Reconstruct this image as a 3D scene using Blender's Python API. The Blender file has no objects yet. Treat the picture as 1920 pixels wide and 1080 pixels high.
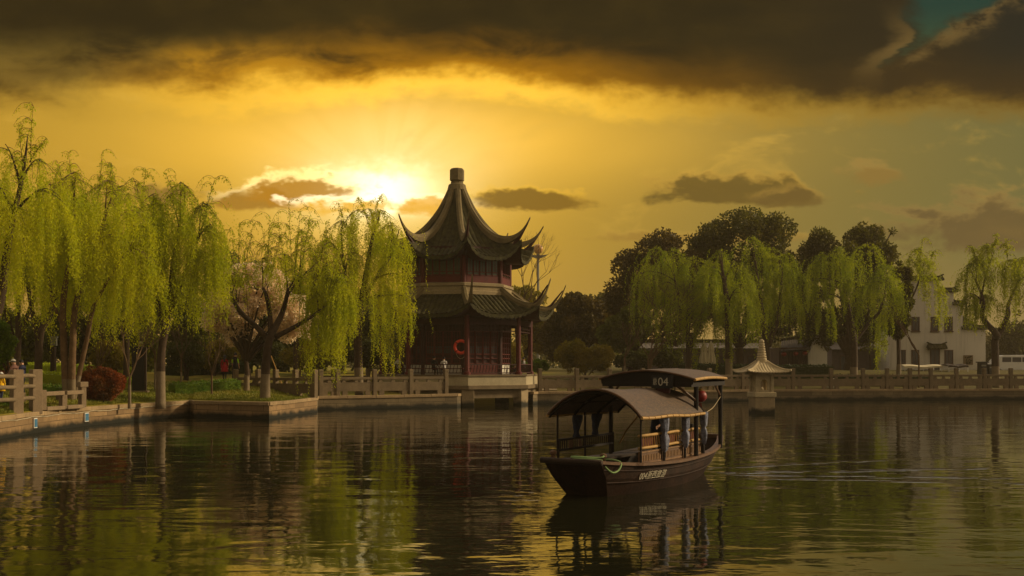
import bpy, math, random
import numpy as np
from mathutils import Vector, Matrix
PI = math.pi
C = bpy.context.scene.collection
H, F = 2.8, 2000.0            # eye height above the water, focal length in photo pixels
SC = bpy.context.scene

def P(px, y, D):              # a point of the place seen at (px, y) from the jetty, D metres out
    return Vector(((px - 960) / F * D, D, H - (y - 684) / F * D))
def lin(r, g, b):
    f = lambda c: (c / 255 / 12.92) if c <= 10 else ((c / 255 + .055) / 1.055) ** 2.4
    return (f(r), f(g), f(b), 1)

# ------------------------------------------------------------------ nodes
class X:
    """tiny expression builder over shader nodes"""
    nt = None
    def __init__(s, v): s.v = v
    @staticmethod
    def m(op, *a, clamp=False):
        n = X.nt.nodes.new('ShaderNodeMath'); n.operation = op; n.use_clamp = clamp
        for i, q in enumerate(a):
            q = q.v if isinstance(q, X) else q
            if isinstance(q, (int, float)): n.inputs[i].default_value = q
            else: X.nt.links.new(q, n.inputs[i])
        return X(n.outputs[0])
    def __add__(s, o): return X.m('ADD', s, o)
    def __radd__(s, o): return X.m('ADD', o, s)
    def __sub__(s, o): return X.m('SUBTRACT', s, o)
    def __rsub__(s, o): return X.m('SUBTRACT', o, s)
    def __mul__(s, o): return X.m('MULTIPLY', s, o)
    def __rmul__(s, o): return X.m('MULTIPLY', o, s)
    def __truediv__(s, o): return X.m('DIVIDE', s, o)
def ss(a, b, x):
    n = X.nt.nodes.new('ShaderNodeMapRange'); n.interpolation_type = 'SMOOTHSTEP'
    n.inputs['From Min'].default_value = a; n.inputs['From Max'].default_value = b
    X.nt.links.new(x.v, n.inputs['Value']); return X(n.outputs[0])
def ramp_x(x, pts):           # piecewise linear through pts
    r = None
    n = X.nt.nodes.new('ShaderNodeFloatCurve') if False else None
    x0, y0 = pts[0]; r = X.m('ADD', 0.0, float(y0))
    for (xa, ya), (xb, yb) in zip(pts, pts[1:]):
        mr = X.nt.nodes.new('ShaderNodeMapRange')
        mr.inputs['From Min'].default_value = xa; mr.inputs['From Max'].default_value = xb
        mr.inputs['To Min'].default_value = 0; mr.inputs['To Max'].default_value = yb - ya
        X.nt.links.new(x.v, mr.inputs['Value']); r = r + X(mr.outputs[0])
    return r
def gauss(a, b=None):
    q = a * a if b is None else a * a + b * b
    return X.m('POWER', 2.718281828, q * -1.0)
def comb(x, y, z=0.0):
    n = X.nt.nodes.new('ShaderNodeCombineXYZ')
    for i, q in enumerate((x, y, z)):
        if isinstance(q, X): X.nt.links.new(q.v, n.inputs[i])
        else: n.inputs[i].default_value = q
    return n.outputs[0]
def noise(vec, scale, detail=4, rough=.55, dist=0.0):
    n = X.nt.nodes.new('ShaderNodeTexNoise'); n.inputs['Scale'].default_value = scale
    n.inputs['Detail'].default_value = detail; n.inputs['Roughness'].default_value = rough
    n.inputs['Distortion'].default_value = dist
    if vec is not None: X.nt.links.new(vec, n.inputs['Vector'])
    return X(n.outputs[0])
def mixc(f, a, b, blend='MIX'):
    n = X.nt.nodes.new('ShaderNodeMix'); n.data_type = 'RGBA'; n.blend_type = blend
    for q, s in ((f, n.inputs[0]), (a, n.inputs[6]), (b, n.inputs[7])):
        if isinstance(q, X): X.nt.links.new(q.v, s)
        elif isinstance(q, (int, float)): s.default_value = q
        elif isinstance(q, tuple): s.default_value = q if len(q) == 4 else (*q, 1)
        else: X.nt.links.new(q, s)
    return n.outputs[2]

MATS = {}
def mat_start(name):
    m = bpy.data.materials.new(name); m.use_nodes = True; X.nt = m.node_tree
    return m, m.node_tree.nodes['Principled BSDF'], m.node_tree.nodes['Material Output']
def tc(kind='Object'):
    return X.nt.nodes.new('ShaderNodeTexCoord').outputs[kind]
def geo_pos():
    return X.nt.nodes.new('ShaderNodeNewGeometry').outputs['Position']
def sep(v):
    n = X.nt.nodes.new('ShaderNodeSeparateXYZ'); X.nt.links.new(v, n.inputs[0]); return [X(o) for o in n.outputs]
def scale_c(c, k): return (min(c[0] * k, 1), min(c[1] * k, 1), min(c[2] * k, 1), 1)
def bump(bsdf, h, strength, distance):
    b = X.nt.nodes.new('ShaderNodeBump'); b.inputs['Strength'].default_value = strength; b.inputs['Distance'].default_value = distance
    X.nt.links.new(h.v, b.inputs['Height']); X.nt.links.new(b.outputs[0], bsdf.inputs['Normal'])
def M(name, col, rough=.8, var=.35, scale=2.5, bmp=.3, bscale=18, bd=.02, col2=None, metal=0, spec=.3, algae=False):
    m, b, o = mat_start(name); v = tc('Object')
    n1 = noise(v, scale, 5, .6); n2 = noise(v, scale * 7, 3)
    f = ss(.25, .75, n1 * .65 + n2 * .35)
    c = mixc(f, scale_c(col, 1 - var), scale_c(col2 or col, 1 + var))
    if algae:                 # the wet, weed-grown foot of a wall that stands in the lake
        z = sep(geo_pos())[2]
        a = ss(.42, .12, z + (noise(geo_pos(), 1.6, 4) - .5) * .5)
        c = mixc(a, c, (.018, .017, .010, 1))
    X.nt.links.new(c, b.inputs['Base Color']); b.inputs['Roughness'].default_value = rough
    b.inputs['Metallic'].default_value = metal; b.inputs['Specular IOR Level'].default_value = spec
    if bmp: bump(b, noise(v, bscale, 4), bmp, bd)
    MATS[name] = m; return m
def leaf_mat(name, c1, c2, trans=.45, scale=.6, tint=1.15):
    m, b, o = mat_start(name); v = tc('Object')
    f = ss(.3, .7, noise(v, scale, 3) * .6 + noise(v, scale * 9, 2) * .4)
    c = mixc(f, c1, c2)
    b.inputs['Roughness'].default_value = .6; b.inputs['Specular IOR Level'].default_value = .2
    X.nt.links.new(c, b.inputs['Base Color'])
    t = X.nt.nodes.new('ShaderNodeBsdfTranslucent'); X.nt.links.new(mixc(1.0, c, (tint, tint, .8, 1), 'MULTIPLY'), t.inputs[0])
    mx = X.nt.nodes.new('ShaderNodeMixShader'); mx.inputs[0].default_value = trans
    X.nt.links.new(b.outputs[0], mx.inputs[1]); X.nt.links.new(t.outputs[0], mx.inputs[2])
    X.nt.links.new(mx.outputs[0], o.inputs[0]); MATS[name] = m; return m
def brick_mat(name, c1, c2, mortar, w, h, algae=True):
    m, b, o = mat_start(name); uv = tc('UV')
    t = X.nt.nodes.new('ShaderNodeTexBrick'); X.nt.links.new(uv, t.inputs['Vector'])
    t.inputs['Scale'].default_value = 1; t.inputs['Brick Width'].default_value = w; t.inputs['Row Height'].default_value = h
    t.inputs['Mortar Size'].default_value = .012; t.inputs['Bias'].default_value = 0
    t.inputs['Color1'].default_value = c1; t.inputs['Color2'].default_value = c2; t.inputs['Mortar'].default_value = mortar
    g = geo_pos()
    st = ss(.35, .7, noise(g, .9, 6, .65)); fine = ss(.3, .7, noise(g, 7, 4))
    c = mixc(st * .75, t.outputs[0], scale_c(c1, .45)); c = mixc(fine * .25, c, scale_c(c2, .6))
    if algae:
        z = sep(g)[2]; a = ss(.36, .10, z + (noise(g, 1.3, 5) - .5) * .45)
        c = mixc(a, c, (.012, .012, .007, 1))
    X.nt.links.new(c, b.inputs['Base Color']); b.inputs['Roughness'].default_value = .85; b.inputs['Specular IOR Level'].default_value = .25
    bump(b, X(t.outputs[1]) * -1.0 + noise(g, 14, 4) * .6, .5, .03)
    MATS[name] = m; return m

# ------------------------------------------------------------------ mesh builder
class MB:
    def __init__(s): s.v = []; s.f = []; s.mi = []; s.uv = []; s.cur = 0
    def add(s, vs, fs, uv=None):
        k = len(s.v); s.v.extend([tuple(p) for p in vs])
        for i, f in enumerate(fs):
            s.f.append(tuple(k + j for j in f)); s.mi.append(s.cur)
            s.uv.append(uv[i] if uv else None)
        return s
    def box(s, c, size, rz=0, taper=1.0):
        x, y, z = size[0] / 2, size[1] / 2, size[2] / 2
        R = Matrix.Rotation(rz, 3, 'Z'); c = Vector(c); vs = []
        for sz, k in ((-1, 1.0), (1, taper)):
            for sx, sy in ((-1, -1), (1, -1), (1, 1), (-1, 1)):
                vs.append(c + R @ Vector((sx * x * k, sy * y * k, sz * z)))
        return s.add(vs, [(3, 2, 1, 0), (4, 5, 6, 7), (0, 1, 5, 4), (1, 2, 6, 5), (2, 3, 7, 6), (3, 0, 4, 7)])
    def beam(s, a, b, w, h, up=(0, 0, 1)):
        a, b = Vector(a), Vector(b); d = (b - a).normalized(); up = Vector(up)
        side = d.cross(up)
        side = side.normalized() if side.length > 1e-4 else Vector((1, 0, 0)); u = side.cross(d)
        vs = []
        for p in (a, b):
            for i, j in ((-1, -1), (1, -1), (1, 1), (-1, 1)): vs.append(p + side * (i * w / 2) + u * (j * h / 2))
        return s.add(vs, [(3, 2, 1, 0), (4, 5, 6, 7), (0, 1, 5, 4), (1, 2, 6, 5), (2, 3, 7, 6), (3, 0, 4, 7)])
    def tube(s, pts, rad, sides=6, cap=True, mats=None):
        pts = [Vector(p) for p in pts]; n = len(pts)
        if not hasattr(rad, '__len__'): rad = [rad] * n
        k = len(s.v); ref = None
        for i, p in enumerate(pts):
            d = (pts[min(i + 1, n - 1)] - pts[max(i - 1, 0)])
            d = d.normalized() if d.length > 1e-9 else Vector((0, 0, 1))
            if ref is None: ref = d.orthogonal().normalized()
            ref = (ref - d * ref.dot(d)); ref = ref.normalized() if ref.length > 1e-6 else d.orthogonal().normalized()
            q = d.cross(ref)
            for j in range(sides):
                a = 2 * PI * j / sides; s.v.append(tuple(p + (ref * math.cos(a) + q * math.sin(a)) * rad[i]))
        for i in range(n - 1):
            for j in range(sides):
                j2 = (j + 1) % sides
                s.f.append((k + i * sides + j, k + i * sides + j2, k + (i + 1) * sides + j2, k + (i + 1) * sides + j))
                s.mi.append(mats[i] if mats else s.cur); s.uv.append(None)
        if cap:
            s.f.append(tuple(k + j for j in reversed(range(sides)))); s.mi.append(mats[0] if mats else s.cur); s.uv.append(None)
            s.f.append(tuple(k + (n - 1) * sides + j for j in range(sides))); s.mi.append(mats[-1] if mats else s.cur); s.uv.append(None)
        return s
    def lathe(s, c, prof, seg=16, rot=0, sx=1, sy=1):
        c = Vector(c); k = len(s.v); n = len(prof)
        for r, z in prof:
            for j in range(seg):
                a = rot + 2 * PI * j / seg; s.v.append((c.x + r * sx * math.cos(a), c.y + r * sy * math.sin(a), c.z + z))
        for i in range(n - 1):
            for j in range(seg):
                j2 = (j + 1) % seg
                s.f.append((k + i * seg + j, k + i * seg + j2, k + (i + 1) * seg + j2, k + (i + 1) * seg + j)); s.mi.append(s.cur); s.uv.append(None)
        s.f.append(tuple(k + j for j in reversed(range(seg)))); s.mi.append(s.cur); s.uv.append(None)
        s.f.append(tuple(k + (n - 1) * seg + j for j in range(seg))); s.mi.append(s.cur); s.uv.append(None)
        return s
    def prism(s, poly, a, b):     # poly of Vectors moved by vector offsets a, b
        n = len(poly); a, b = Vector(a), Vector(b)
        vs = [Vector(p) + a for p in poly] + [Vector(p) + b for p in poly]
        fs = [tuple(reversed(range(n))), tuple(range(n, 2 * n))] + [(i, (i + 1) % n, n + (i + 1) % n, n + i) for i in range(n)]
        return s.add(vs, fs)
    def grid(s, fn, nu, nv):
        vs = [fn(i / nu, j / nv) for j in range(nv + 1) for i in range(nu + 1)]
        w = nu + 1
        return s.add(vs, [(j * w + i, j * w + i + 1, (j + 1) * w + i + 1, (j + 1) * w + i) for j in range(nv) for i in range(nu)])
    def build(s, name, mats, parent=None, smooth=False, loc=None, bevel=0):
        me = bpy.data.meshes.new(name)
        base = Vector(loc) if loc is not None else Vector((0, 0, 0))
        if parent is not None: base = Vector(parent['_base']) if '_base' in parent else base
        vs = [(v[0] - base.x, v[1] - base.y, v[2] - base.z) for v in s.v]
        me.from_pydata(vs, [], s.f)
        for m in (mats if isinstance(mats, (list, tuple)) else [mats]): me.materials.append(MATS[m] if isinstance(m, str) else m)
        me.polygons.foreach_set('material_index', s.mi)
        if any(u is not None for u in s.uv):
            lay = me.uv_layers.new(name='UVMap')
            for p, u in zip(me.polygons, s.uv):
                if u:
                    for li, q in zip(p.loop_indices, u): lay.data[li].uv = q
        if smooth: me.polygons.foreach_set('use_smooth', [True] * len(me.polygons))
        me.update()
        o = bpy.data.objects.new(name, me); C.objects.link(o)
        if parent is not None: o.parent = parent; o['_base'] = tuple(base)
        elif loc is not None: o.location = base; o['_base'] = tuple(base)
        else: o['_base'] = (0.0, 0.0, 0.0)
        if bevel:
            b = o.modifiers.new('Bevel', 'BEVEL'); b.width = bevel; b.segments = 2; b.limit_method = 'ANGLE'
        return o
def np_obj(name, V, Q, mats, parent=None, mi=None):
    me = bpy.data.meshes.new(name); n = len(V)
    base = np.array(parent['_base']) if parent is not None and '_base' in parent else np.zeros(3)
    me.vertices.add(n); me.vertices.foreach_set('co', (np.asarray(V) - base).astype(np.float32).ravel())
    k = Q.shape[1]
    me.loops.add(Q.size); me.loops.foreach_set('vertex_index', Q.astype(np.int32).ravel())
    me.polygons.add(len(Q)); me.polygons.foreach_set('loop_start', np.arange(0, Q.size, k, dtype=np.int32))
    for m in (mats if isinstance(mats, (list, tuple)) else [mats]): me.materials.append(MATS[m])
    if mi is not None: me.polygons.foreach_set('material_index', mi.astype(np.int32))
    me.update(calc_edges=True); me.validate()
    o = bpy.data.objects.new(name, me); C.objects.link(o)
    if parent is not None: o.parent = parent; o['_base'] = tuple(base)
    else: o['_base'] = (0.0, 0.0, 0.0)
    return o
def tag(o, label, cat, group=None, kind='thing'):
    o['label'] = label; o['category'] = cat; o['kind'] = kind
    if group: o['group'] = group
    return o
def thing(name, label, cat, loc, group=None):
    o = bpy.data.objects.new(name, None); C.objects.link(o); o.location = Vector(loc); o['_base'] = tuple(loc); o.empty_display_size = .3
    return tag(o, label, cat, group)
def struct(o):
    o['kind'] = 'structure'; return o

# ------------------------------------------------------------------ materials
M('stone', lin(110, 93, 68), .85, .3, 1.5, .4, 20, .02)
M('stone_light', lin(126, 106, 80), .85, .25, 1.8, .4, 22, .02)
M('stone_wet', lin(150, 130, 98), .85, .28, 1.5, .4, 20, .02, algae=True)
M('stone_plinth', lin(165, 150, 118), .8, .22, 1.2, .25, 14, .02)
brick_mat('quay_blocks', lin(168, 136, 94), lin(120, 96, 68), lin(48, 38, 26), 1.5, .40)
brick_mat('quay_grey', lin(132, 114, 84), lin(98, 84, 62), lin(44, 37, 26), 1.7, .38)
M('stone_pale', lin(182, 164, 128), .85, .28, 1.8, .4, 22, .02)
M('coping', lin(146, 122, 88), .85, .3, 1.1, .4, 16, .02)
M('tile', lin(44, 36, 20), .85, .6, 2.6, .6, 14, .04, spec=.2, col2=lin(60, 56, 26))
M('tile_ridge', lin(112, 97, 63), .85, .35, 1.3, .5, 10, .03)
M('plaster_white', lin(192, 184, 168), .9, .16, .5, .15, 9, .02)
def streaked(name, col):
    m, b, o = mat_start(name); g = geo_pos(); x, y, z = sep(g)
    st = ss(.48, .72, noise(comb(x * 2.2, y * 2.2, z * .16), 1.0, 4, .6)); bl = ss(.45, .75, noise(g, .5, 5, .6))
    c = mixc(st * .42, col, scale_c(col, .42)); c = mixc(bl * .35, c, scale_c(col, .6)); X.nt.links.new(c, b.inputs['Base Color']); b.inputs['Roughness'].default_value = .92
    bump(b, noise(g, 6, 4), .2, .02); MATS[name] = m
streaked('plaster_streaked', lin(196, 188, 172))
M('plaster_band', lin(146, 128, 94), .9, .25, 1.2, .3, 9, .02)
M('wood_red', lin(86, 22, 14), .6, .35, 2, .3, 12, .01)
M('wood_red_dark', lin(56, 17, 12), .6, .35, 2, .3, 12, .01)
M('wood_dark', lin(48, 34, 22), .85, .4, 3, .4, 18, .01)
M('wood_black', lin(30, 22, 16), .85, .4, 3, .3, 18, .01)
M('wood_brown', lin(92, 64, 40), .6, .4, 4, .5, 22, .01)
M('wood_hull', lin(44, 28, 18), .75, .7, 2.2, .5, 16, .012, spec=.12)
M('wood_tan', lin(124, 92, 58), .6, .4, 4, .5, 22, .01)
M('bamboo', lin(168, 130, 70), .65, .25, 6, .3, 30, .005)
M('window_green', lin(58, 66, 44), .35, .3, 2, .1, 10, .005, spec=.5)
M('window_dark', lin(44, 38, 40), .4, .3, 2, .1, 10, .005, spec=.5)
M('bark', lin(66, 50, 34), .9, .45, 4, .8, 16, .05)
M('bark_light', lin(104, 80, 54), .9, .4, 4, .7, 16, .04)
M('whitewash', lin(118, 102, 78), .9, .2, 4, .5, 16, .03)
M('twig', lin(92, 70, 46), .9, .35, 3, 0)
M('metal_grey', lin(120, 118, 108), .5, .2, 3, 0, metal=.2)
M('globe', lin(200, 150, 80), .35, .2, 3, 0)
M('black_panel', lin(26, 22, 18), .5, .3, 2, .1)
M('blue_sign', lin(62, 108, 136), .5, .2, 12, 0)
M('white_paint', lin(210, 206, 196), .7, .1, 3, 0)
M('canvas', lin(200, 186, 152), .9, .12, 3, .2)
M('red', lin(126, 24, 17), .5, .15, 6, 0)
M('orange_red', lin(226, 66, 34), .5, .1, 6, 0)
M('gold', lin(200, 150, 40), .5, .1, 6, 0)
M('rope_green', lin(124, 148, 92), .8, .15, 20, .4, 60, .01)
M('rope_tan', lin(190, 170, 130), .8, .15, 20, 0)
M('cable', lin(180, 165, 135), .7, .2, 3, 0)
M('letter', lin(176, 166, 142), .7, .2, 20, 0)
M('cloth_blue', lin(58, 60, 78), .9, .7, 9, .6, 25, .03, col2=lin(112, 114, 128))
M('cloth_blue_dark', lin(40, 44, 60), .9, .5, 9, .6, 25, .03)
M('skin', lin(196, 148, 116), .6, .05, 5, 0)
M('hair', lin(24, 20, 18), .6, .2, 8, 0)
for nm, c in dict(jacket_red=(150, 20, 30), cloth_black=(26, 26, 30), lime=(170, 220, 30), cloth_white=(205, 200, 192), cloth_grey=(150, 146, 140),
                  cloth_pink=(150, 110, 100), cloth_yellow=(226, 176, 30), cloth_navy=(40, 44, 70), shoe=(40, 36, 34), cap_white=(214, 208, 200)).items():
    M(nm, lin(*c), .85, .15, 6, .2, 30, .01)
M('asphalt', lin(92, 86, 76), .9, .2, .6, .3, 8, .02)
M('path_stone', lin(140, 122, 90), .9, .25, .8, .3, 6, .03)
M('roof_far', lin(88, 78, 66), .85, .35, 1.2, .4, 6, .05)
M('wall_far', lin(88, 76, 74), .9, .25, .5, .2, 4, .05)
M('wall_wood', lin(78, 56, 46), .8, .3, 1, .2, 6, .03)
M('rock', lin(200, 190, 165), .9, .2, 2, .5, 6, .05)
leaf_mat('willow_yellow', lin(206, 198, 28), lin(162, 172, 22), .6)
leaf_mat('willow_green', lin(192, 188, 26), lin(150, 160, 20), .6)
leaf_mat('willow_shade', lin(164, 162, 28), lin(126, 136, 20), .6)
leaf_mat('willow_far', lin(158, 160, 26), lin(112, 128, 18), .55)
leaf_mat('camphor', lin(66, 70, 20), lin(92, 84, 24), .42)
leaf_mat('camphor_brown', lin(98, 78, 30), lin(70, 64, 24), .3)
leaf_mat('evergreen', lin(78, 84, 24), lin(104, 104, 30), .35)
leaf_mat('shrub_yellow', lin(140, 120, 28), lin(104, 100, 24), .4)
leaf_mat('shrub_dark', lin(60, 64, 22), lin(80, 82, 26), .3)
leaf_mat('hedge', lin(110, 130, 24), lin(74, 106, 20), .35)
leaf_mat('hedge_lime', lin(165, 170, 30), lin(128, 146, 24), .4)
leaf_mat('hedge_dark', lin(44, 58, 16), lin(34, 48, 14), .3)
leaf_mat('red_bush', lin(146, 68, 32), lin(98, 72, 28), .35, scale=1.2)
leaf_mat('blossom', lin(248, 230, 206), lin(230, 202, 176), .6, scale=1.5, tint=1.0)
leaf_mat('grass', lin(126, 120, 38), lin(92, 104, 26), .3)
def mat_ground():
    m, b, o = mat_start('ground'); g = geo_pos()
    n1 = ss(.38, .62, noise(g, .16, 5, .6)); n2 = ss(.35, .7, noise(g, 1.1, 5, .65)); n3 = noise(g, 9, 4)
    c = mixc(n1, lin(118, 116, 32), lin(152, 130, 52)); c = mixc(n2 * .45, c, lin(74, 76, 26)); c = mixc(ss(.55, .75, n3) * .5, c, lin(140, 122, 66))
    c = mixc(ss(-2, 6, sep(g)[0] + (noise(g, .2, 3) - .5) * 8) * .85, c, lin(76, 68, 34))     # shade put into the colour: the sunlit right-hand lawn painted darker and browner
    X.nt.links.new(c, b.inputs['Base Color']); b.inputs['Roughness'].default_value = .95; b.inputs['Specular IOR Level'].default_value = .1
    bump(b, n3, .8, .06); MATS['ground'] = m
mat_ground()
def mat_mat():               # woven bamboo matting on the canopy
    m, b, o = mat_start('matting'); v = tc('Object')
    w = X.nt.nodes.new('ShaderNodeTexBrick'); X.nt.links.new(tc('UV'), w.inputs['Vector'])
    w.inputs['Scale'].default_value = 1; w.inputs['Brick Width'].default_value = .09; w.inputs['Row Height'].default_value = .018; w.inputs['Mortar Size'].default_value = .003
    w.inputs['Color1'].default_value = lin(106, 76, 44); w.inputs['Color2'].default_value = lin(70, 50, 30); w.inputs['Mortar'].default_value = lin(48, 38, 28)
    c = mixc(ss(.35, .7, noise(v, 2.2, 6, .65)) * .55, w.outputs[0], lin(62, 45, 28))
    c = mixc(ss(.5, .8, noise(v, 9, 5)) * .4, c, lin(124, 94, 56))
    X.nt.links.new(c, b.inputs['Base Color']); b.inputs['Roughness'].default_value = .75
    bump(b, noise(v, 40, 3) + X(w.outputs[1]) * -.8, .6, .01); MATS['matting'] = m
mat_mat()
def mat_water():
    m, b, o = mat_start('water'); g = geo_pos(); x, y, z = sep(g)
    b.inputs['Base Color'].default_value = (.012, .012, .005, 1); b.inputs['Roughness'].default_value = .035
    b.inputs['IOR'].default_value = 1.6; b.inputs['Specular IOR Level'].default_value = .5
    v1 = comb(x * .55, y * 1.0)
    big = noise(v1, .55, 3, .5, .4); mid = noise(comb(x * .5, y * 1.1), 2.1, 3, .5, .3); fine = noise(comb(x * .6, y), 6.5, 2)
    calm = ss(.35, .65, noise(g, .06, 3))
    near = ss(46, 16, y)
    h = big * (.10 + near * .04) + mid * (.009 + calm * .020) + fine * (.0020 + calm * .0046)
    # the boat's wake: crests spreading from the stern to the right
    for ox, oy, dx, dy, wd, amp in ((5.2, 27.4, .97, .16, .10, .17), (5.4, 27.0, .995, -.12, .08, .16), (5.0, 28.6, .90, .40, .10, .10), (5.6, 26.2, .985, -.17, .08, .10), (1.0, 22.6, -.80, .20, .06, .07), (1.2, 22.3, -.75, -.10, .06, .07), (.9, 23.1, -.8, .5, .06, .05)):
        L = math.hypot(dx, dy); dx /= L; dy /= L
        t = (x - ox) * dx + (y - oy) * dy
        q = (x - ox) * (-dy) + (y - oy) * dx + (noise(comb(x, y), .8, 3) - .5) * .75
        far = 12.0 if ox > 3 else 1.8
        msk = ss(-.2, .5, t) * ss(far, far * .3, t) * ss(.42, .58, noise(comb(x * .7, y * 2.2), 1.1, 2))
        h = h + gauss(q / wd) * msk * (amp * .72) + gauss((q - wd * 2.6) / wd) * msk * (amp * .4)
    bp = X.nt.nodes.new('ShaderNodeBump'); bp.inputs['Strength'].default_value = 1; bp.inputs['Distance'].default_value = .32
    X.nt.links.new(h.v, bp.inputs['Height']); X.nt.links.new(bp.outputs[0], b.inputs['Normal'])
    MATS['water'] = m
mat_water()

# ------------------------------------------------------------------ sky, sun, camera
SUN = Vector((.89, .22, .40)).normalized()    # evening light falls from the right and from beyond the trees
def world():
    w = bpy.data.worlds.new('World'); SC.world = w; w.use_nodes = True; nt = w.node_tree; X.nt = nt
    bg = nt.nodes['Background']
    sky = nt.nodes.new('ShaderNodeTexSky'); sky.sky_type = 'NISHITA'; sky.sun_disc = False
    sky.sun_elevation = math.asin(SUN.z); sky.sun_rotation = math.atan2(SUN.x, SUN.y)
    sky.air_density = 1.6; sky.dust_density = 4
    d = sep(tc('Generated'))
    ahead = ss(.30, .72, d[1])
    dy = X.m('MAXIMUM', d[1], .25)
    U = 960 + d[0] / dy * F; V = 684 - d[2] / dy * F         # sky chart: degrees across and up, in the unit of the photo
    n_big = noise(comb(U / 420, V / 150), 1.0, 3.5, .58) - .5
    n_med = noise(comb(U / 150, V / 70, 3.1), 1.0, 4, .6, .4) - .5
    n_soft = noise(comb(U / 700, V / 260, 7.7), 1.0, 1.5, .5) - .5
    n_fine = noise(comb(U / 52, V / 34, 9.3), 1.0, 3.5, .62) - .5
    # clear evening sky behind the clouds
    sx = (U - 712); sy = (V - 354)
    r = X.m('SQRT', sx * sx + sy * sy * 1.5)
    left = ramp_x(U, [(-600, 0), (200, .35), (1000, .55), (1500, .85), (1950, 1)])
    base = mixc(left, lin(196, 148, 34), lin(106, 100, 56))
    low = ss(420, 640, V)
    base = mixc(low * .5, base, lin(150, 116, 62))
    base = mixc(X.m('POWER', 2.71828, r / -250.0) * .95, base, (1.06, .56, .035, 1))
    rays = ss(.32, .68, noise(comb(X.m('ARCTAN2', sy, sx) * 2.1, r / 700, 4.4), 1.6, 2, .5))
    base = mixc(gauss((U - 740) / 470, (V - 262) / 92) * (.84 + rays * .16), base, (1.10, .60, .06, 1))
    base = mixc(gauss((U - 735) / 170, (V - 300) / 95) * (.62 + rays * .38) * .85, base, (1.25, .86, .26, 1))
    # thin veils
    veil = ss(.0, .28, n_med + n_big * .6)
    base = mixc(veil * .42 * ss(560, 380, V), base, lin(230, 180, 70))
    # sun glow
    g1 = gauss(sx / 150, sy / 84); g2 = gauss(sx / 84, (sy + n_fine * 70 + n_med * 40) / 36)
    base = mixc(X.m('MULTIPLY', g1, .95), base, (1.15, .86, .30, 1))
    base = mixc(g2, base, (2.2, 1.9, 1.1, 1))
    col = base
    # far, low clouds
    def cloud(col, cx, cy, rx, ry, body, rim, amt=.9, rn=1.0):
        ex = (U - cx) / rx; ey = (V - cy) / ry
        flat = ss(-.2, 1.0, ey)
        q = X.m('SQRT', ex * ex + ey * ey * (1.0 + flat * 1.0)) - n_med * 2.6 - n_fine * 1.5 - n_big * .8
        a = ss(1.22, .52, q); bdy = ss(1.0, .42, q)
        top = ss(.30, -.55, ey)
        c = mixc(bdy, mixc(top, body, rim), body)
        return mixc(a * amt, col, c)
    hot = (1.25, .92, .38, 1)
    col = cloud(col, 455, 376, 110, 26, lin(166, 118, 36), hot)
    col = cloud(col, 595, 362, 130, 36, lin(186, 128, 30), (2.1, 1.6, .6, 1))
    col = cloud(col, 690, 386, 120, 26, lin(246, 186, 60), (2.6, 2.2, 1.3, 1), .95)
    col = cloud(col, 800, 388, 110, 24, lin(244, 180, 56), (1.9, 1.5, .8, 1), .85)
    col = cloud(col, 320, 366, 110, 24, lin(128, 98, 40), lin(206, 160, 60), .8)
    col = cloud(col, 1000, 374, 140, 27, lin(128, 94, 26), lin(250, 192, 56))
    col = cloud(col, 1370, 362, 180, 32, lin(102, 80, 30), lin(190, 146, 56))
    col = cloud(col, 1500, 374, 80, 22, lin(108, 84, 36), lin(170, 132, 56), .8)
    col = cloud(col, 1640, 324, 74, 30, lin(140, 108, 48), lin(176, 136, 66), .75)
    col = cloud(col, 1870, 430, 230, 62, lin(100, 80, 44), lin(150, 118, 62))
    col = cloud(col, 1260, 446, 270, 15, lin(150, 110, 44), lin(200, 156, 64), .5)
    # the great dark bank overhead
    edge = ramp_x(U, [(-900, 240), (0, 206), (430, 204), (640, 186), (900, 178), (1180, 216), (1500, 234), (1650, 222), (1760, 216), (2200, 232)])
    q = V - edge + n_big * 60 + n_med * 64 + n_fine * 44
    bank = ss(24, -40, q)
    shade = mixc(ss(-.2, .22, n_med * .7 + n_big), lin(32, 24, 6), lin(48, 36, 9))
    shade = mixc(ramp_x(U, [(0, .9), (420, .55), (900, .0)]) * ss(40, 130, V) * ss(-.28, .10, n_med + n_big * .6), shade, lin(112, 90, 34))
    shade = mixc(ss(1250, 1750, U) * .8, shade, lin(36, 28, 15))
    wg = ramp_x(U, [(150, .1), (420, .75), (700, 1), (1000, .95), (1250, .35), (1500, .05)])
    orange = ss(40, 200, V + n_big * 90 + n_med * 60 + (186 - edge) * .8)
    shade = mixc(orange * wg * ss(-.34, .0, n_med * .7 + n_big + orange * .16), shade, lin(214, 142, 0))
    shade = mixc(gauss((U - 430) / 150, (V - 118) / 26) * ss(-.15, .15, n_med + n_fine * .5) * .8, shade, lin(200, 140, 20))
    rimv = ss(44, 0, q) * ss(-66, -4, q)
    shade = mixc(rimv * ramp_x(U, [(100, .15), (450, .7), (620, 1), (1000, .95), (1350, .30), (1800, .12)]), shade, (1.45, .82, .07, 1))
    col = mixc(bank * .98, col, shade)
    # the gap with blue green air at its right end, rimmed by the next cloud
    gx = U - 1690 + V * .30 + n_med * 110 + n_fine * 30 - gauss((V - 75) / 30) * 46; gy = 84 - (U - 1720) * .50 - V + n_med * 90 + n_fine * 26
    gap = ss(-12, 44, gx) * ss(-8, 22, gy)
    rim2 = ss(-44, -2, gy) * ss(16, 0, gy) * ss(20, 70, gx) * ss(-20, 30, n_fine * 200 + n_med * 200 + 10) + ss(-60, -8, gx) * ss(10, -4, gx) * gauss((V - 85) / 46) * .9
    col = mixc(ss(1720, 1930, U) * ss(190, 60, V) * .7, col, lin(24, 28, 24))
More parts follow.
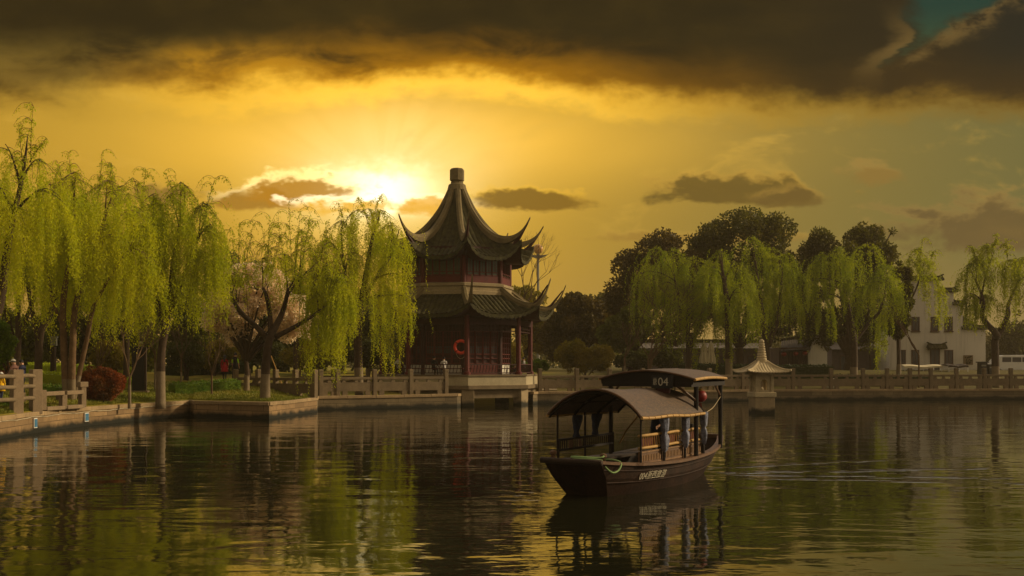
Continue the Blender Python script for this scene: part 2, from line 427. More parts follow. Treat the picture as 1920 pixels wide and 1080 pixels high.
    col = mixc(X.m('MINIMUM', rim2, 1.0) * .38, col, lin(150, 118, 60))
    col = mixc(gap, col, mixc(ss(100, 0, V), lin(50, 70, 46), lin(24, 56, 46)))
    # upper and rear sky: high grey overcast that lights the shore
    up = ss(-4, -110, V)
    hi = mixc(ss(-.15, .2, n_soft + n_big * .4), (.66, .57, .49, 1), (1.05, .92, .80, 1))
    col = mixc(up, col, hi)
    rn = noise(tc('Generated'), 2.2, 2, .55)
    side = ss(-.4, .9, d[0])
    rear = mixc(ss(.35, .65, rn), (.19, .16, .12, 1), (.38, .31, .22, 1))
    rear = mixc(side * .65, rear, (.70, .54, .34, 1))
    rear = mixc(ss(.0, -.15, d[2]), rear, (.05, .045, .03, 1))
    col = mixc(ahead, rear, col)
    add = mixc(1.0, col, mixc(1.0, sky.outputs[0], (.0018, .0014, .0009, 1), 'MULTIPLY'), 'ADD')
    nt.links.new(add, bg.inputs[0]); bg.inputs[1].default_value = 1.0; w.cycles.sampling_method = 'NONE'
world()
sl = bpy.data.lights.new('sun', 'SUN'); sl.energy = 3.6; sl.angle = math.radians(6); sl.color = (1, .80, .50)
so = bpy.data.objects.new('sun', sl); C.objects.link(so); so.rotation_euler = (-SUN).to_track_quat('-Z', 'Y').to_euler(); so.location = (0, 0, 60)
cam = bpy.data.cameras.new('camera'); co = bpy.data.objects.new('camera', cam); C.objects.link(co)
co.location = (0, 0, H); co.rotation_euler = (PI / 2, 0, 0); cam.sensor_width = 36; cam.lens = 36 * F / 1920
cam.shift_y = (684 - 540) / 1920; cam.clip_end = 6000; cam.clip_start = .1; SC.camera = co
SC.cycles.max_bounces = 6; SC.cycles.diffuse_bounces = 3; SC.cycles.glossy_bounces = 3; SC.cycles.transmission_bounces = 3; SC.cycles.caustics_reflective = False; SC.cycles.caustics_refractive = False
SC.view_settings.view_transform = 'Standard'; SC.view_settings.look = 'None'; SC.view_settings.exposure = 0; SC.view_settings.gamma = 1

# ------------------------------------------------------------------ terrain
BANK = [(-19.0, 4), (-18.6, 20), (-18.7, 30), (-18.9, 35), (-19.2, 40), (-19.5, 43), (-19.6, 46), (-19.35, 49), (-18.7, 53.5), (-17.6, 58.3), (-17.3, 57.8),
        (-17.0, 57.1), (-12.5, 54.9), (-11.5, 62.9), (-12.0, 65.9), (-3.65, 70.9), (-3.0, 74.5), (1.5, 76.0), (1.84, 76.7), (20.5, 83.6), (41.4, 86.2), (62, 88), (150, 96), (320, 60)]
def subdiv(pl, step):
    out = []
    for (a, b), (c, d) in zip(pl, pl[1:]):
        n = max(1, int(math.hypot(c - a, d - b) / step))
        out += [(a + (c - a) * i / n, b + (d - b) * i / n) for i in range(n)]
    return out + [pl[-1]]
ANG = np.array([math.atan2(x, y) for x, y in BANK]); RAD = None
ang_sorted = np.maximum.accumulate(ANG + np.arange(len(ANG)) * 1e-6)
def bank_dist(x, y):
    a = math.atan2(x, y); i = int(np.clip(np.searchsorted(ang_sorted, a) - 1, 0, len(BANK) - 2))
    (x0, y0), (x1, y1) = BANK[i], BANK[i + 1]; dx, dy = math.sin(a), math.cos(a)
    den = dx * (y1 - y0) - dy * (x1 - x0)
    t = (x0 * (y1 - y0) - y0 * (x1 - x0)) / den if abs(den) > 1e-9 else math.hypot(x0, y0)
    return t
def ground_z(x, y):
    d = math.hypot(x, y) - bank_dist(x, y); a = x / max(y, 1)
    if d < 0: return .84
    k = min(max((-a - .18) / .08, 0), 1)                 # the left lawn climbs at once, the promenade stays level first
    zl = .84 + .75 * (1 - math.exp(-d / 7)) + .75 * min(max((d - 9) / 18, 0), 1)
    e = min(max((d - 4) / 16, 0), 1); zr = .84 + 1.4 * e * e * (3 - 2 * e)
    return zl * k + zr * (1 - k)
def G(px, D):                  # ground point under a photo column
    x = (px - 960) / F * D; return Vector((x, D, ground_z(x, D)))
pl = subdiv(BANK, 2.5); rows = [.03, .8, 1.8, 3, 4.5, 6.5, 9, 12, 16, 22, 30, 45, 80, 200, 500, 900]
gb = MB(); vs = []
for x, y in pl:
    r = math.hypot(x, y)
    for d in rows:
        k = (r + d) / r; vs.append((x * k, y * k, ground_z(x * k, y * k) + (0 if d > 60 else .05 * math.sin(x * 1.7 + d) * math.sin(y * .9 + d * 1.3) * min(d / 6, 1))))
nr = len(rows)
gb.add(vs, [(i * nr + j, (i + 1) * nr + j, (i + 1) * nr + j + 1, i * nr + j + 1) for i in range(len(pl) - 1) for j in range(nr - 1)])
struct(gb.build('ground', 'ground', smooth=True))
wb = MB(); wb.add([(-300, -200, 0), (300, -200, 0), (300, 140, 0), (-300, 140, 0)], [(0, 1, 2, 3)]); struct(wb.build('water', 'water'))
# lake bed far below so that nothing is open underneath
lb = MB(); lb.add([(-300, -200, -2.5), (300, -200, -2.5), (300, 140, -2.5), (-300, 140, -2.5)], [(0, 1, 2, 3)]); struct(lb.build('lake_bed', 'ground'))

def quay(label, pts, mname, top=.87):
    t = thing('quay_wall', label, 'quay wall', (*pts[len(pts) // 2], 0))
    b = MB(); cpg = MB(); L = 0; rnd = random.Random(len(pts))
    for (x0, y0), (x1, y1) in zip(pts, pts[1:]):
        l = math.hypot(x1 - x0, y1 - y0)
        b.add([(x0, y0, -1), (x1, y1, -1), (x1, y1, top - .17), (x0, y0, top - .17)], [(0, 1, 2, 3)], [[(L, -1), (L + l, -1), (L + l, top - .17), (L, top - .17)]]); L += l
        n = max(1, round(l / 1.9)); dx, dy = (x1 - x0) / l, (y1 - y0) / l; nx, ny = -dy, dx     # n points landward
        if nx * x0 + ny * y0 < 0: nx, ny = -nx, -ny
        for i in range(n):
            a, e = i / n * l + .006, (i + 1) / n * l - .006; j = rnd.uniform(-.012, .012)
            p, q = (x0 + dx * a - nx * .06, y0 + dy * a - ny * .06), (x0 + dx * e - nx * .06, y0 + dy * e - ny * .06)
            w = .62
            vs = [(p[0], p[1], top - .18 + j), (q[0], q[1], top - .18 + j), (q[0] + nx * w, q[1] + ny * w, top - .18 + j), (p[0] + nx * w, p[1] + ny * w, top - .18 + j)]
            vs += [(v[0], v[1], top + j) for v in vs]
            cpg.add(vs, [(3, 2, 1, 0), (4, 5, 6, 7), (0, 1, 5, 4), (1, 2, 6, 5), (2, 3, 7, 6), (3, 0, 4, 7)])
    b.build('masonry', mname, t); cpg.build('coping', 'coping', t, bevel=.02)
    return t
quay('curving quay wall of tan stone blocks with a cable along it, under the lawn', BANK[0:10], 'quay_blocks')
quay('stone block wall of the square landing that juts out from the lawn', BANK[9:14], 'quay_blocks')
quay('low grey stone quay wall between the landing and the pavilion', BANK[13:17], 'quay_grey')
quay('long grey stone quay wall running right from the pavilion along the far shore', BANK[17:23], 'quay_grey')

def bank_at(px, back=.3):       # point on the quay line under a photo column, a bit behind the edge
    k = (px - 960) / F; a = math.atan(k); r = bank_dist(k, 1) + back
    return Vector((math.sin(a) * r, math.cos(a) * r, .87))

# ------------------------------------------------------------------ stone balustrades
def balustrade(label, posts, ptop=2.5, m='stone', z0=.86):
    t = thing('stone_balustrade', label, 'balustrade', (*posts[len(posts) // 2].xy, z0), 'stone balustrades along the shore')
    for i, p in enumerate(posts):
        q = posts[min(i + 1, len(posts) - 1)] - posts[max(i - 1, 0)]; rz = math.atan2(q.y, q.x)
        b = MB(); b.box((p.x, p.y, (z0 + ptop) / 2 - .06), (.27, .27, ptop - z0 - .12), rz); b.box((p.x, p.y, ptop - .05), (.31, .31, .14), rz, .85)
        b.build('post', m, t, bevel=.02)
    for p, q in zip(posts, posts[1:]):
        d = (q - p); l = d.length; d = d / l; a, e = p + d * .138, q - d * .138
        def at(f, z): v = a + (e - a) * f; return Vector((v.x, v.y, z))
        MB().beam(at(0, 1.94), at(1, 1.94), .2, .17).build('top_rail', m, t, bevel=.02)
        MB().beam(at(0, 1.40), at(1, 1.40), .13, .56).build('panel', m, t, bevel=.015)
        for f in (.5,) if l < 1.8 else (.12, .5, .88): MB().box(at(f, 1.77), (.26, .15, .19), math.atan2(d.y, d.x), .7).build('rail_support', m, t)
        for f in (.15, .85): MB().box(at(f, .99), (.34, .16, .27), math.atan2(d.y, d.x)).build('panel_foot', m, t)
    return t
def seg(pa, Da, pb, Db, pxs):
    A, B = P(pa, 684, Da), P(pb, 684, Db); out = []
    for px in pxs:
        k = (px - 960) / F; den = (B.x - A.x) - k * (B.y - A.y); f = (k * A.y - A.x) / den
        v = A + (B - A) * f; out.append(Vector((v.x, v.y, .86)))
    return out
balustrade('grey stone balustrade from the landing corner to the pavilion, along the water', [bank_at(px, .42) for px in (601, 633, 702, 770, 836)])
balustrade('grey stone balustrade along the far shore, from the pavilion to the right edge', [bank_at(px, .42) for px in (1012, 1081, 1143, 1205, 1268, 1330, 1392, 1436, 1487, 1558, 1618, 1663, 1706, 1745, 1793, 1845, 1895, 1950, 2010, 2080)], 2.52)
balustrade('stone balustrade behind the whitewashed forked willow, back from the landing', seg(442, 67, 590, 62.6, (442, 484, 517, 554, 590)))
balustrade('rear stone balustrade on the far side of the footpath behind the landing', seg(466, 73, 690, 78, (466, 490, 560, 625, 690)))

def bridge_rail():
    t = thing('bridge_railing', 'tall stone posts joined by three round stone rails at the left edge', 'railing', P(60, 684, 43.6).xy.to_3d())
    ps = []
    for px, D in ((-52, 38.5), (31, 42.3), (67, 44.0)):
        g = P(px, 684, D); ps.append(g); b = MB(); b.box((g.x, g.y, 1.67), (.42, .34, 1.8), .9); b.box((g.x, g.y, 2.585), (.44, .36, .05), .9, .9)
        b.build('post', 'stone_light', t, bevel=.02)
    for z in (2.33, 1.9, 1.42):
        for a, e in zip(ps, ps[1:]):
            d = (e - a); pts = [Vector((a.x, a.y, z)) + d * f + Vector((0, 0, .03 * math.sin(PI * f))) for f in (0, .25, .5, .75, 1)]
            MB().tube(pts, .085, 10).build('rail', 'stone', t, smooth=True)
    t2 = thing('stone_bench_rail', 'low pinkish stone railing with two square openings and capped end post', 'railing', P(118, 684, 46).xy.to_3d())
    A, B, Cc = P(79, 684, 44.6), P(118, 684, 46.2), P(154, 684, 47.8)
    for g, h in ((A, 1.75), (B, 1.5), (Cc, 1.98)):
        b = MB(); b.box((g.x, g.y, (h + .9) / 2), (.24, .3, h - .9), .95)
        if h > 1.9: b.box((g.x, g.y, h - .06), (.4, .36, .24), .95)
        b.build('post', 'stone_light', t2, bevel=.02)
    for a, e in ((A, B), (B, Cc)):
        d = (e - a).normalized()
        MB().beam(Vector((a.x, a.y, 1.58)) + d * .1, Vector((e.x, e.y, 1.58)) - d * .1, .3, .17).build('top_rail', 'stone_light', t2, bevel=.02)
        MB().beam(Vector((a.x, a.y, .95)) + d * .1, Vector((e.x, e.y, .95)) - d * .1, .36, .16).build('sill', 'stone_light', t2, bevel=.02)
    # second, rear row of the same low rail
    sh = Vector((-1.6, 1.5, 0))
    for g in (A, B, Cc):
        MB().box((g.x + sh.x, g.y + sh.y, 1.2), (.3, .3, .8), .95).build('rear_post', 'stone', t2)
bridge_rail()

# wall fittings: cable and two blue plates
cb = MB(); cps = []
for i in range(60):
    px = -60 + i * 7.0; b = bank_at(px, -.085); cps.append((b.x, b.y, .66 + .02 * math.sin(i * .8) + .012 * math.sin(i * 2.3)))
tag(cb.tube(cps, .018, 5).build('wall_cable', 'cable'), 'thin pale cable strung along the curving quay wall', 'cable')
for px, z, wd, lab in ((66, .42, .26, 'narrow pale blue plate on the quay wall below the tall stone posts'), (162, .42, .30, 'wider pale blue plate on the quay wall below the capped end post')):
    b = bank_at(px, -.10); b2 = bank_at(px + 4, -.10); d = b2 - b; rz = math.atan2(d.y, d.x)
    t = thing('wall_plate', lab, 'sign', (b.x, b.y, z), 'blue plates on the quay wall')
    MB().box((b.x, b.y, z), (wd + .06, .05, .40), rz).build('frame', 'white_paint', t)
    q = MB(); q.box((b.x + .03 * math.sin(rz), b.y - .03 * math.cos(rz), z), (wd, .02, .33), rz); q.build('plate', 'blue_sign', t)

# ------------------------------------------------------------------ pavilion
PX, PY = -4.02, 78.0
CA = [math.radians(-80 + 45 * k) for k in range(8)]
def oc(R, k, z, off=0.0): a = CA[k % 8] + off; return Vector((PX + R * math.cos(a), PY + R * math.sin(a), z))
def lerp_tab(x, tab):
    if x <= tab[0][0]: return tab[0][1]
    for (a, p), (b, q) in zip(tab, tab[1:]):
        if x <= b: f = (x - a) / (b - a); return p + (q - p) * f
    return tab[-1][1]
def smooth_tab(x, tab):       # Catmull-Rom through the table
    xs = [a for a, _ in tab]; ys = [b for _, b in tab]; n = len(xs)
    i = max(0, min(n - 2, next((j - 1 for j in range(1, n) if x <= xs[j]), n - 2)))
    def sl(j):
        a, b = max(0, j - 1), min(n - 1, j + 1); return (ys[b] - ys[a]) / (xs[b] - xs[a])
    h = xs[i + 1] - xs[i]; t = (x - xs[i]) / h; t = min(max(t, 0), 1)
    return (2 * t**3 - 3 * t**2 + 1) * ys[i] + (t**3 - 2 * t**2 + t) * h * sl(i) + (-2 * t**3 + 3 * t**2) * ys[i + 1] + (t**3 - t**2) * h * sl(i + 1)
def roof_part(parent, r0, rc, rtip, zmid, zcor, zridge, rib=.36):
    """tiled octagonal roof: faces (zmid/zcor over v), hip ridges ending in horns, eave boards and soffit"""
    roof = None
    tb = MB(); sf = MB(); eb = MB()
    cth = math.cos(math.radians(22.5)); sth = math.sin(math.radians(22.5))
    def plan(k, u, v):
        a = oc(r0 + (rc - r0) * v, k, 0); b = oc(r0 + (rc - r0) * v, k + 1, 0); p = a + (b - a) * u
        w = abs(2 * u - 1); pull = (1 - w ** 3) * .05 * v        # eave line hollow between the corners
        ctr = Vector((PX, PY, 0)); return p + (ctr - p) * pull
    def zz(u, v, dz=0.0):
        w = abs(2 * u - 1); zm = smooth_tab(v, zmid); zc = smooth_tab(v, zcor)
        return zm + (zc - zm) * w ** 3.2 + dz
    NU, NV = 132, 22
    for k in range(8):
        def fn(u, v):
            p = plan(k, u, v); wd = 2 * (r0 + (rc - r0) * v) * sth; xx = (u - .5) * wd
            ri = int(v * 17); ci = round(xx / rib); hs = math.sin(ri * 12.9898 + ci * 78.233 + k * 3.7) * 43758.5453; hs -= math.floor(hs)
            row = .035 * (1 - (v * 17) % 1) + .07 * (hs - .5)
            p.z = zz(u, v) + .13 * (abs(math.cos(PI * xx / rib)) ** .7) + row * .6
            return p
        tb.grid(fn, NU, NV)
        def fe(u, v):           # drip edge: a scalloped fringe of tile ends
            p = plan(k, u, 1.0); wd = 2 * rc * sth; xx = (u - .5) * wd
            p.z = zz(u, 1.0) + .09 - v * (.19 + .10 * abs(math.cos(PI * xx / rib))); return p
        eb.grid(fe, NU, 1)
        def fs(u, v):
            p = plan(k, u, 1.0 - .02 - v * .5); p.z = zz(u, 1.0 - v * .5, -.22 + .25 * v * 0); p.z = zz(u, 1, -.20) + v * .12 * (1 - abs(2 * u - 1) ** 3) - v * (zz(1, 1) - zz(.5, 1)) * abs(2 * u - 1) ** 3.2 * .7
            return p
        sf.grid(fs, 24, 3)
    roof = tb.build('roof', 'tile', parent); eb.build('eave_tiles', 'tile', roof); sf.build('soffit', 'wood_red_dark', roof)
    for k in range(8):
        b = MB(); vs = []; fs = []; N = 34; pr = [(-1, 0), (-1, .62), (-.62, .80), (-.45, 1), (.45, 1), (.62, .80), (1, .62), (1, 0)]
        tang = Vector((-math.sin(CA[k]), math.cos(CA[k]), 0)); m = len(pr)
        for i in range(N + 1):
            v = i / N; r = r0 + (rtip - r0) * v; c = oc(r, k, smooth_tab(v, zridge))
            e = max(0, (v - .62) / .38); w = .20 * (1 - e * .80); h = .56 * (1 - e * .74)
            for j, (x, y) in enumerate(pr): vs.append(c + tang * (x * w) + Vector((0, 0, (y - .85) * h)))
        fs = [(i * m + j, i * m + (j + 1) % m, (i + 1) * m + (j + 1) % m, (i + 1) * m + j) for i in range(N) for j in range(m)]
        fs += [tuple(range(m)), tuple(reversed(range(N * m, N * m + m)))]
        b.add(vs, fs)
        hip = b.build('hip_ridge', 'tile_ridge', roof)
        # the little stepped figure that rides the hip before the horn
        q = MB(); r = r0 + (rtip - r0) * .80; c = oc(r, k, smooth_tab(.80, zridge))
        q.lathe(c - Vector((0, 0, .1)), [(.10, 0), (.14, .12), (.08, .25), (.13, .38), (.09, .5), (.05, .62), (.07, .7), (.01, .82)], 8)
        # under the horn: dark timber corner beam
        tl = MB(); p0 = oc(rc * .62, k, zz(.5, 1) + .1); p1 = oc(rtip * .86, k, smooth_tab(.86, zridge) - .42); p2 = oc(rtip * .97, k, smooth_tab(.97, zridge) - .16)
        tl.tube([p0, (p0 + p1) / 2 + Vector((0, 0, -.22)), p1, p2], [.14, .14, .11, .04], 6); tl.build('corner_beam', 'wood_red_dark', roof)
    return roof

def pavilion():
    t = thing('pavilion', 'octagonal two storey pavilion with sweeping upturned tiled roofs and stone finial', 'pavilion', (PX, PY, 0))
    zf = 2.12
    pil = MB()
    for k in range(8):
        for R, w in ((5.65, .85),):
            c = oc(R, k, .0); MB().box((c.x, c.y, .1), (w, .7, 2.2), CA[k] + PI / 2).build('platform_pier', 'stone_wet', t, bevel=.03)
    def ring(name, R, z0, z1, mt, par=t, bev=0): return MB().lathe((PX, PY, 0), [(R, z0), (R, z1)], 8, CA[0]).build(name, mt, par, bevel=bev)
    ring('beam_ring', 5.95, .52, 1.12, 'stone'); ring('ledge', 6.28, 1.12, 1.40, 'stone', bev=.03); ring('platform_band', 6.12, 1.40, 2.02, 'stone_plinth'); ring('floor', 6.2, 2.02, zf, 'stone')
    # columns, plinth stones and lintels
    for k in range(8):
        c = oc(5.45, k, 0); MB().lathe((c.x, c.y, 0), [(.26, zf), (.26, zf + .16), (.17, zf + .22), (.17, 6.2)], 12).build('column', 'wood_red', t, smooth=False)
    for k in range(8):
        a, b = oc(5.45, k, 5.75), oc(5.45, k + 1, 5.75); d = (b - a).normalized()
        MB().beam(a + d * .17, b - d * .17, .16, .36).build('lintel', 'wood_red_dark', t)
        n = MB()                                     # hanging lattice under the lintel
        for i in range(1, 16):
            p = a + (b - a) * (i / 16); n.beam(p + Vector((0, 0, -.18)), p + Vector((0, 0, -.62)), .035, .035, (1, 0, 0))
        n.beam(a + d * .17 + Vector((0, 0, -.62)), b - d * .17 + Vector((0, 0, -.62)), .05, .05); n.beam(a + d * .17 + Vector((0, 0, -.40)), b - d * .17 + Vector((0, 0, -.40)), .035, .035)
        n.build('hanging_lattice', 'wood_red_dark', t)
        # bench rail round the floor
        if k in (2, 3): continue
        a, b = oc(5.5, k, 0), oc(5.5, k + 1, 0); r = MB()
        r.beam(a + d * .17 + Vector((0, 0, zf + .70)), b - d * .17 + Vector((0, 0, zf + .70)), .09, .07)
        r.beam(a + d * .17 + Vector((0, 0, zf + .12)), b - d * .17 + Vector((0, 0, zf + .12)), .07, .06)
        for i in range(1, 17):
            p = a + (b - a) * (i / 17); r.beam(p + Vector((0, 0, zf + .12)), p + Vector((0, 0, zf + .70)) + d * .10, .045, .045, (1, 0, 0))
        r.build('bench_rail', 'wood_red_dark', t)
        s = MB(); a, b = oc(5.25, k, zf + .42), oc(5.25, k + 1, zf + .42); s.beam(a + d * .2, b - d * .2, .34, .06); s.build('bench_seat', 'wood_red', t)
    # ground floor room
    R = 3.85
    for k in range(8):
        a, b = oc(R, k, 0), oc(R, k + 1, 0); d = (b - a).normalized(); n = Vector((d.y, -d.x, 0)); l = (b - a).length
        c = MB().lathe((a.x, a.y, 0), [(.17, zf), (.17, 8.2)], 10).build('inner_column', 'wood_red_dark', t)
        white = k != 0
        pl_ = MB().beam(a + Vector((0, 0, zf + .36)) + d * .1, b + Vector((0, 0, zf + .36)) - d * .1, .16, .72).build('plinth_wall', 'plaster_white' if white else 'wood_red', t)
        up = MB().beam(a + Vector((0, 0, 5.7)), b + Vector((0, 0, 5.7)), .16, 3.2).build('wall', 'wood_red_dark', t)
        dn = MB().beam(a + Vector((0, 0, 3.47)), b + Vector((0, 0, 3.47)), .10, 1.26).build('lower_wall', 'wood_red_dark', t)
        for i in range(4):                            # four lattice doors to a side
            p0 = a + d * (.22 + i * (l - .44) / 4); p1 = a + d * (.22 + (i + 1) * (l - .44) / 4); o_ = n * .1
            f = MB()
            for p in (p0 + d * .04, p1 - d * .04): f.beam(p + o_ + Vector((0, 0, zf + .74)), p + o_ + Vector((0, 0, 5.2)), .07, .07, (1, 0, 0))
            for z in (zf + .78, 3.25, 3.55, 5.15): f.beam(p0 + o_ + d * .08 + Vector((0, 0, z)), p1 + o_ - d * .08 + Vector((0, 0, z)), .06, .07)
            for q in (.33, .66): f.beam(p0 + (p1 - p0) * q + o_ + Vector((0, 0, 3.6)), p0 + (p1 - p0) * q + o_ + Vector((0, 0, 5.1)), .03, .03, (1, 0, 0))
            for z in (3.95, 4.35, 4.75): f.beam(p0 + o_ + d * .08 + Vector((0, 0, z)), p1 + o_ - d * .08 + Vector((0, 0, z)), .03, .03)
            dr = f.build('door_leaf', 'wood_red', t)
            g = MB(); g.beam(p0 + n * .065 + d * .06 + Vector((0, 0, 4.35)), p1 + n * .065 - d * .06 + Vector((0, 0, 4.35)), .01, 1.5); g.build('pane', 'window_dark', dr)
    # lower roof
    roof_part(t, 3.95, 7.25, 8.15, [(0, 7.72), (.35, 7.12), (.7, 6.48), (1, 6.14)], [(0, 7.8), (.35, 7.2), (.7, 6.75), (1, 6.95)],
              [(0, 8.35), (.12, 7.98), (.3, 7.45), (.5, 7.12), (.66, 7.05), (.8, 7.32), (.9, 7.85), (1, 8.75)])
    MB().lathe((PX, PY, 0), [(4.22, 7.72), (4.22, 7.95), (4.1, 8.0), (4.1, 8.28), (4.2, 8.32), (4.2, 8.5), (4.0, 8.56)], 8, CA[0]).build('plaster_band', 'plaster_band', t)
    # upper room with its windows
    for k in range(8):
        a, b = oc(R, k, 0), oc(R, k + 1, 0); d = (b - a).normalized(); n = Vector((d.y, -d.x, 0)); l = (b - a).length
        MB().lathe((oc(R + .03, k, 0).x, oc(R + .03, k, 0).y, 0), [(.17, 8.5), (.17, 10.9)], 10).build('upper_column', 'wood_red', t)
        MB().beam(a + Vector((0, 0, 9.8)), b + Vector((0, 0, 9.8)), .08, 2.6).build('upper_wall', 'wood_red_dark', t)
        MB().beam(a + d * .17 + n * .07 + Vector((0, 0, 10.5)), b - d * .17 + n * .07 + Vector((0, 0, 10.5)), .12, .3).build('upper_lintel', 'wood_red', t)
        MB().beam(a + d * .17 + n * .07 + Vector((0, 0, 8.8)), b - d * .17 + n * .07 + Vector((0, 0, 8.8)), .10, .46).build('sill_panel', 'wood_red', t)
        for i in range(5):
            p0 = a + d * (.2 + i * (l - .4) / 5); p1 = a + d * (.2 + (i + 1) * (l - .4) / 5); f = MB(); o_ = n * .1
            for p in (p0 + d * .03, p1 - d * .03): f.beam(p + o_ + Vector((0, 0, 9.05)), p + o_ + Vector((0, 0, 10.34)), .06, .06, (1, 0, 0))
            for z in (9.09, 9.3, 10.3): f.beam(p0 + o_ + d * .06 + Vector((0, 0, z)), p1 + o_ - d * .06 + Vector((0, 0, z)), .05, .06)
            f.beam((p0 + p1) / 2 + o_ + Vector((0, 0, 9.32)), (p0 + p1) / 2 + o_ + Vector((0, 0, 10.27)), .03, .03, (1, 0, 0))
            w = f.build('window', 'wood_red', t)
            g = MB(); g.beam(p0 + n * .06 + d * .06 + Vector((0, 0, 9.68)), p1 + n * .06 - d * .06 + Vector((0, 0, 9.68)), .012, 1.2); g.build('pane', 'window_green', w)
    # round-topped balcony screen on the left
    c = oc(4.35, 6, 9.0); d = Vector((-math.sin(CA[6]), math.cos(CA[6]), 0)); poly = [c + d * (.75 * math.cos(a)) + Vector((0, 0, .55 + 1.0 * math.sin(a))) for a in [PI * i / 12 for i in range(13)]] + [c - d * .75 - Vector((0, 0, .3)), c + d * .75 - Vector((0, 0, .3))]
    nn = Vector((math.cos(CA[6]), math.sin(CA[6]), 0)); MB().prism(poly, -nn * .05, nn * .05).build('balcony_screen', 'wood_red', t)
    roof_part(t, .52, 5.75, 6.45, [(0, 15.6), (.12, 14.1), (.3, 12.55), (.55, 11.25), (.8, 10.55), (1, 10.2)], [(0, 15.6), (.12, 14.2), (.3, 12.75), (.55, 11.65), (.8, 11.25), (1, 11.45)],
              [(0, 15.9), (.07, 15.0), (.15, 14.1), (.3, 12.95), (.45, 12.22), (.6, 11.88), (.74, 11.85), (.85, 12.1), (.93, 12.5), (1, 13.1)])
    fin = MB(); fin.lathe((PX, PY, 0), [(.72, 15.55), (.62, 15.95), (.46, 16.05), (.46, 16.15)], 16)
    fin.lathe((PX, PY, 0), [(.40, 16.16), (.53, 16.27), (.53, 17.02), (.44, 17.14)], 8, CA[0]); fin.build('finial', 'tile_ridge', t)
pavilion()
# lifebuoy hung on the front column
c = oc(5.52, 0, 4.02) + Vector((-.20, .24, 0)); lb_t = thing('lifebuoy', 'orange red lifebuoy hanging on the front column of the pavilion', 'lifebuoy', c)
b = MB(); N = 22
for i in range(N):
    a0, a1 = 2 * PI * i / N, 2 * PI * (i + 1) / N
pts = [c + Vector((-.22 + .42 * math.cos(2 * PI * i / 28), -.02, .42 * math.sin(2 * PI * i / 28))) for i in range(29)]
b.tube(pts, .105, 10, cap=False).build('ring', 'orange_red', lb_t, smooth=True)
for a in (0.8, 2.4, 3.9, 5.5):
    p = c + Vector((-.22 + .42 * math.cos(a), -.02, .42 * math.sin(a))); q = Vector((-math.sin(a), 0, math.cos(a))); MB().tube([p - q * .04, p + q * .04], .112, 10).build('band', 'red', lb_t)
MB().tube([c + Vector((-.22 + .36 * math.cos(a), -.02, -.18 + .62 * math.sin(a))) for a in [PI + PI * i / 12 for i in range(13)]], .012, 4).build('grab_line', 'rope_tan', lb_t)

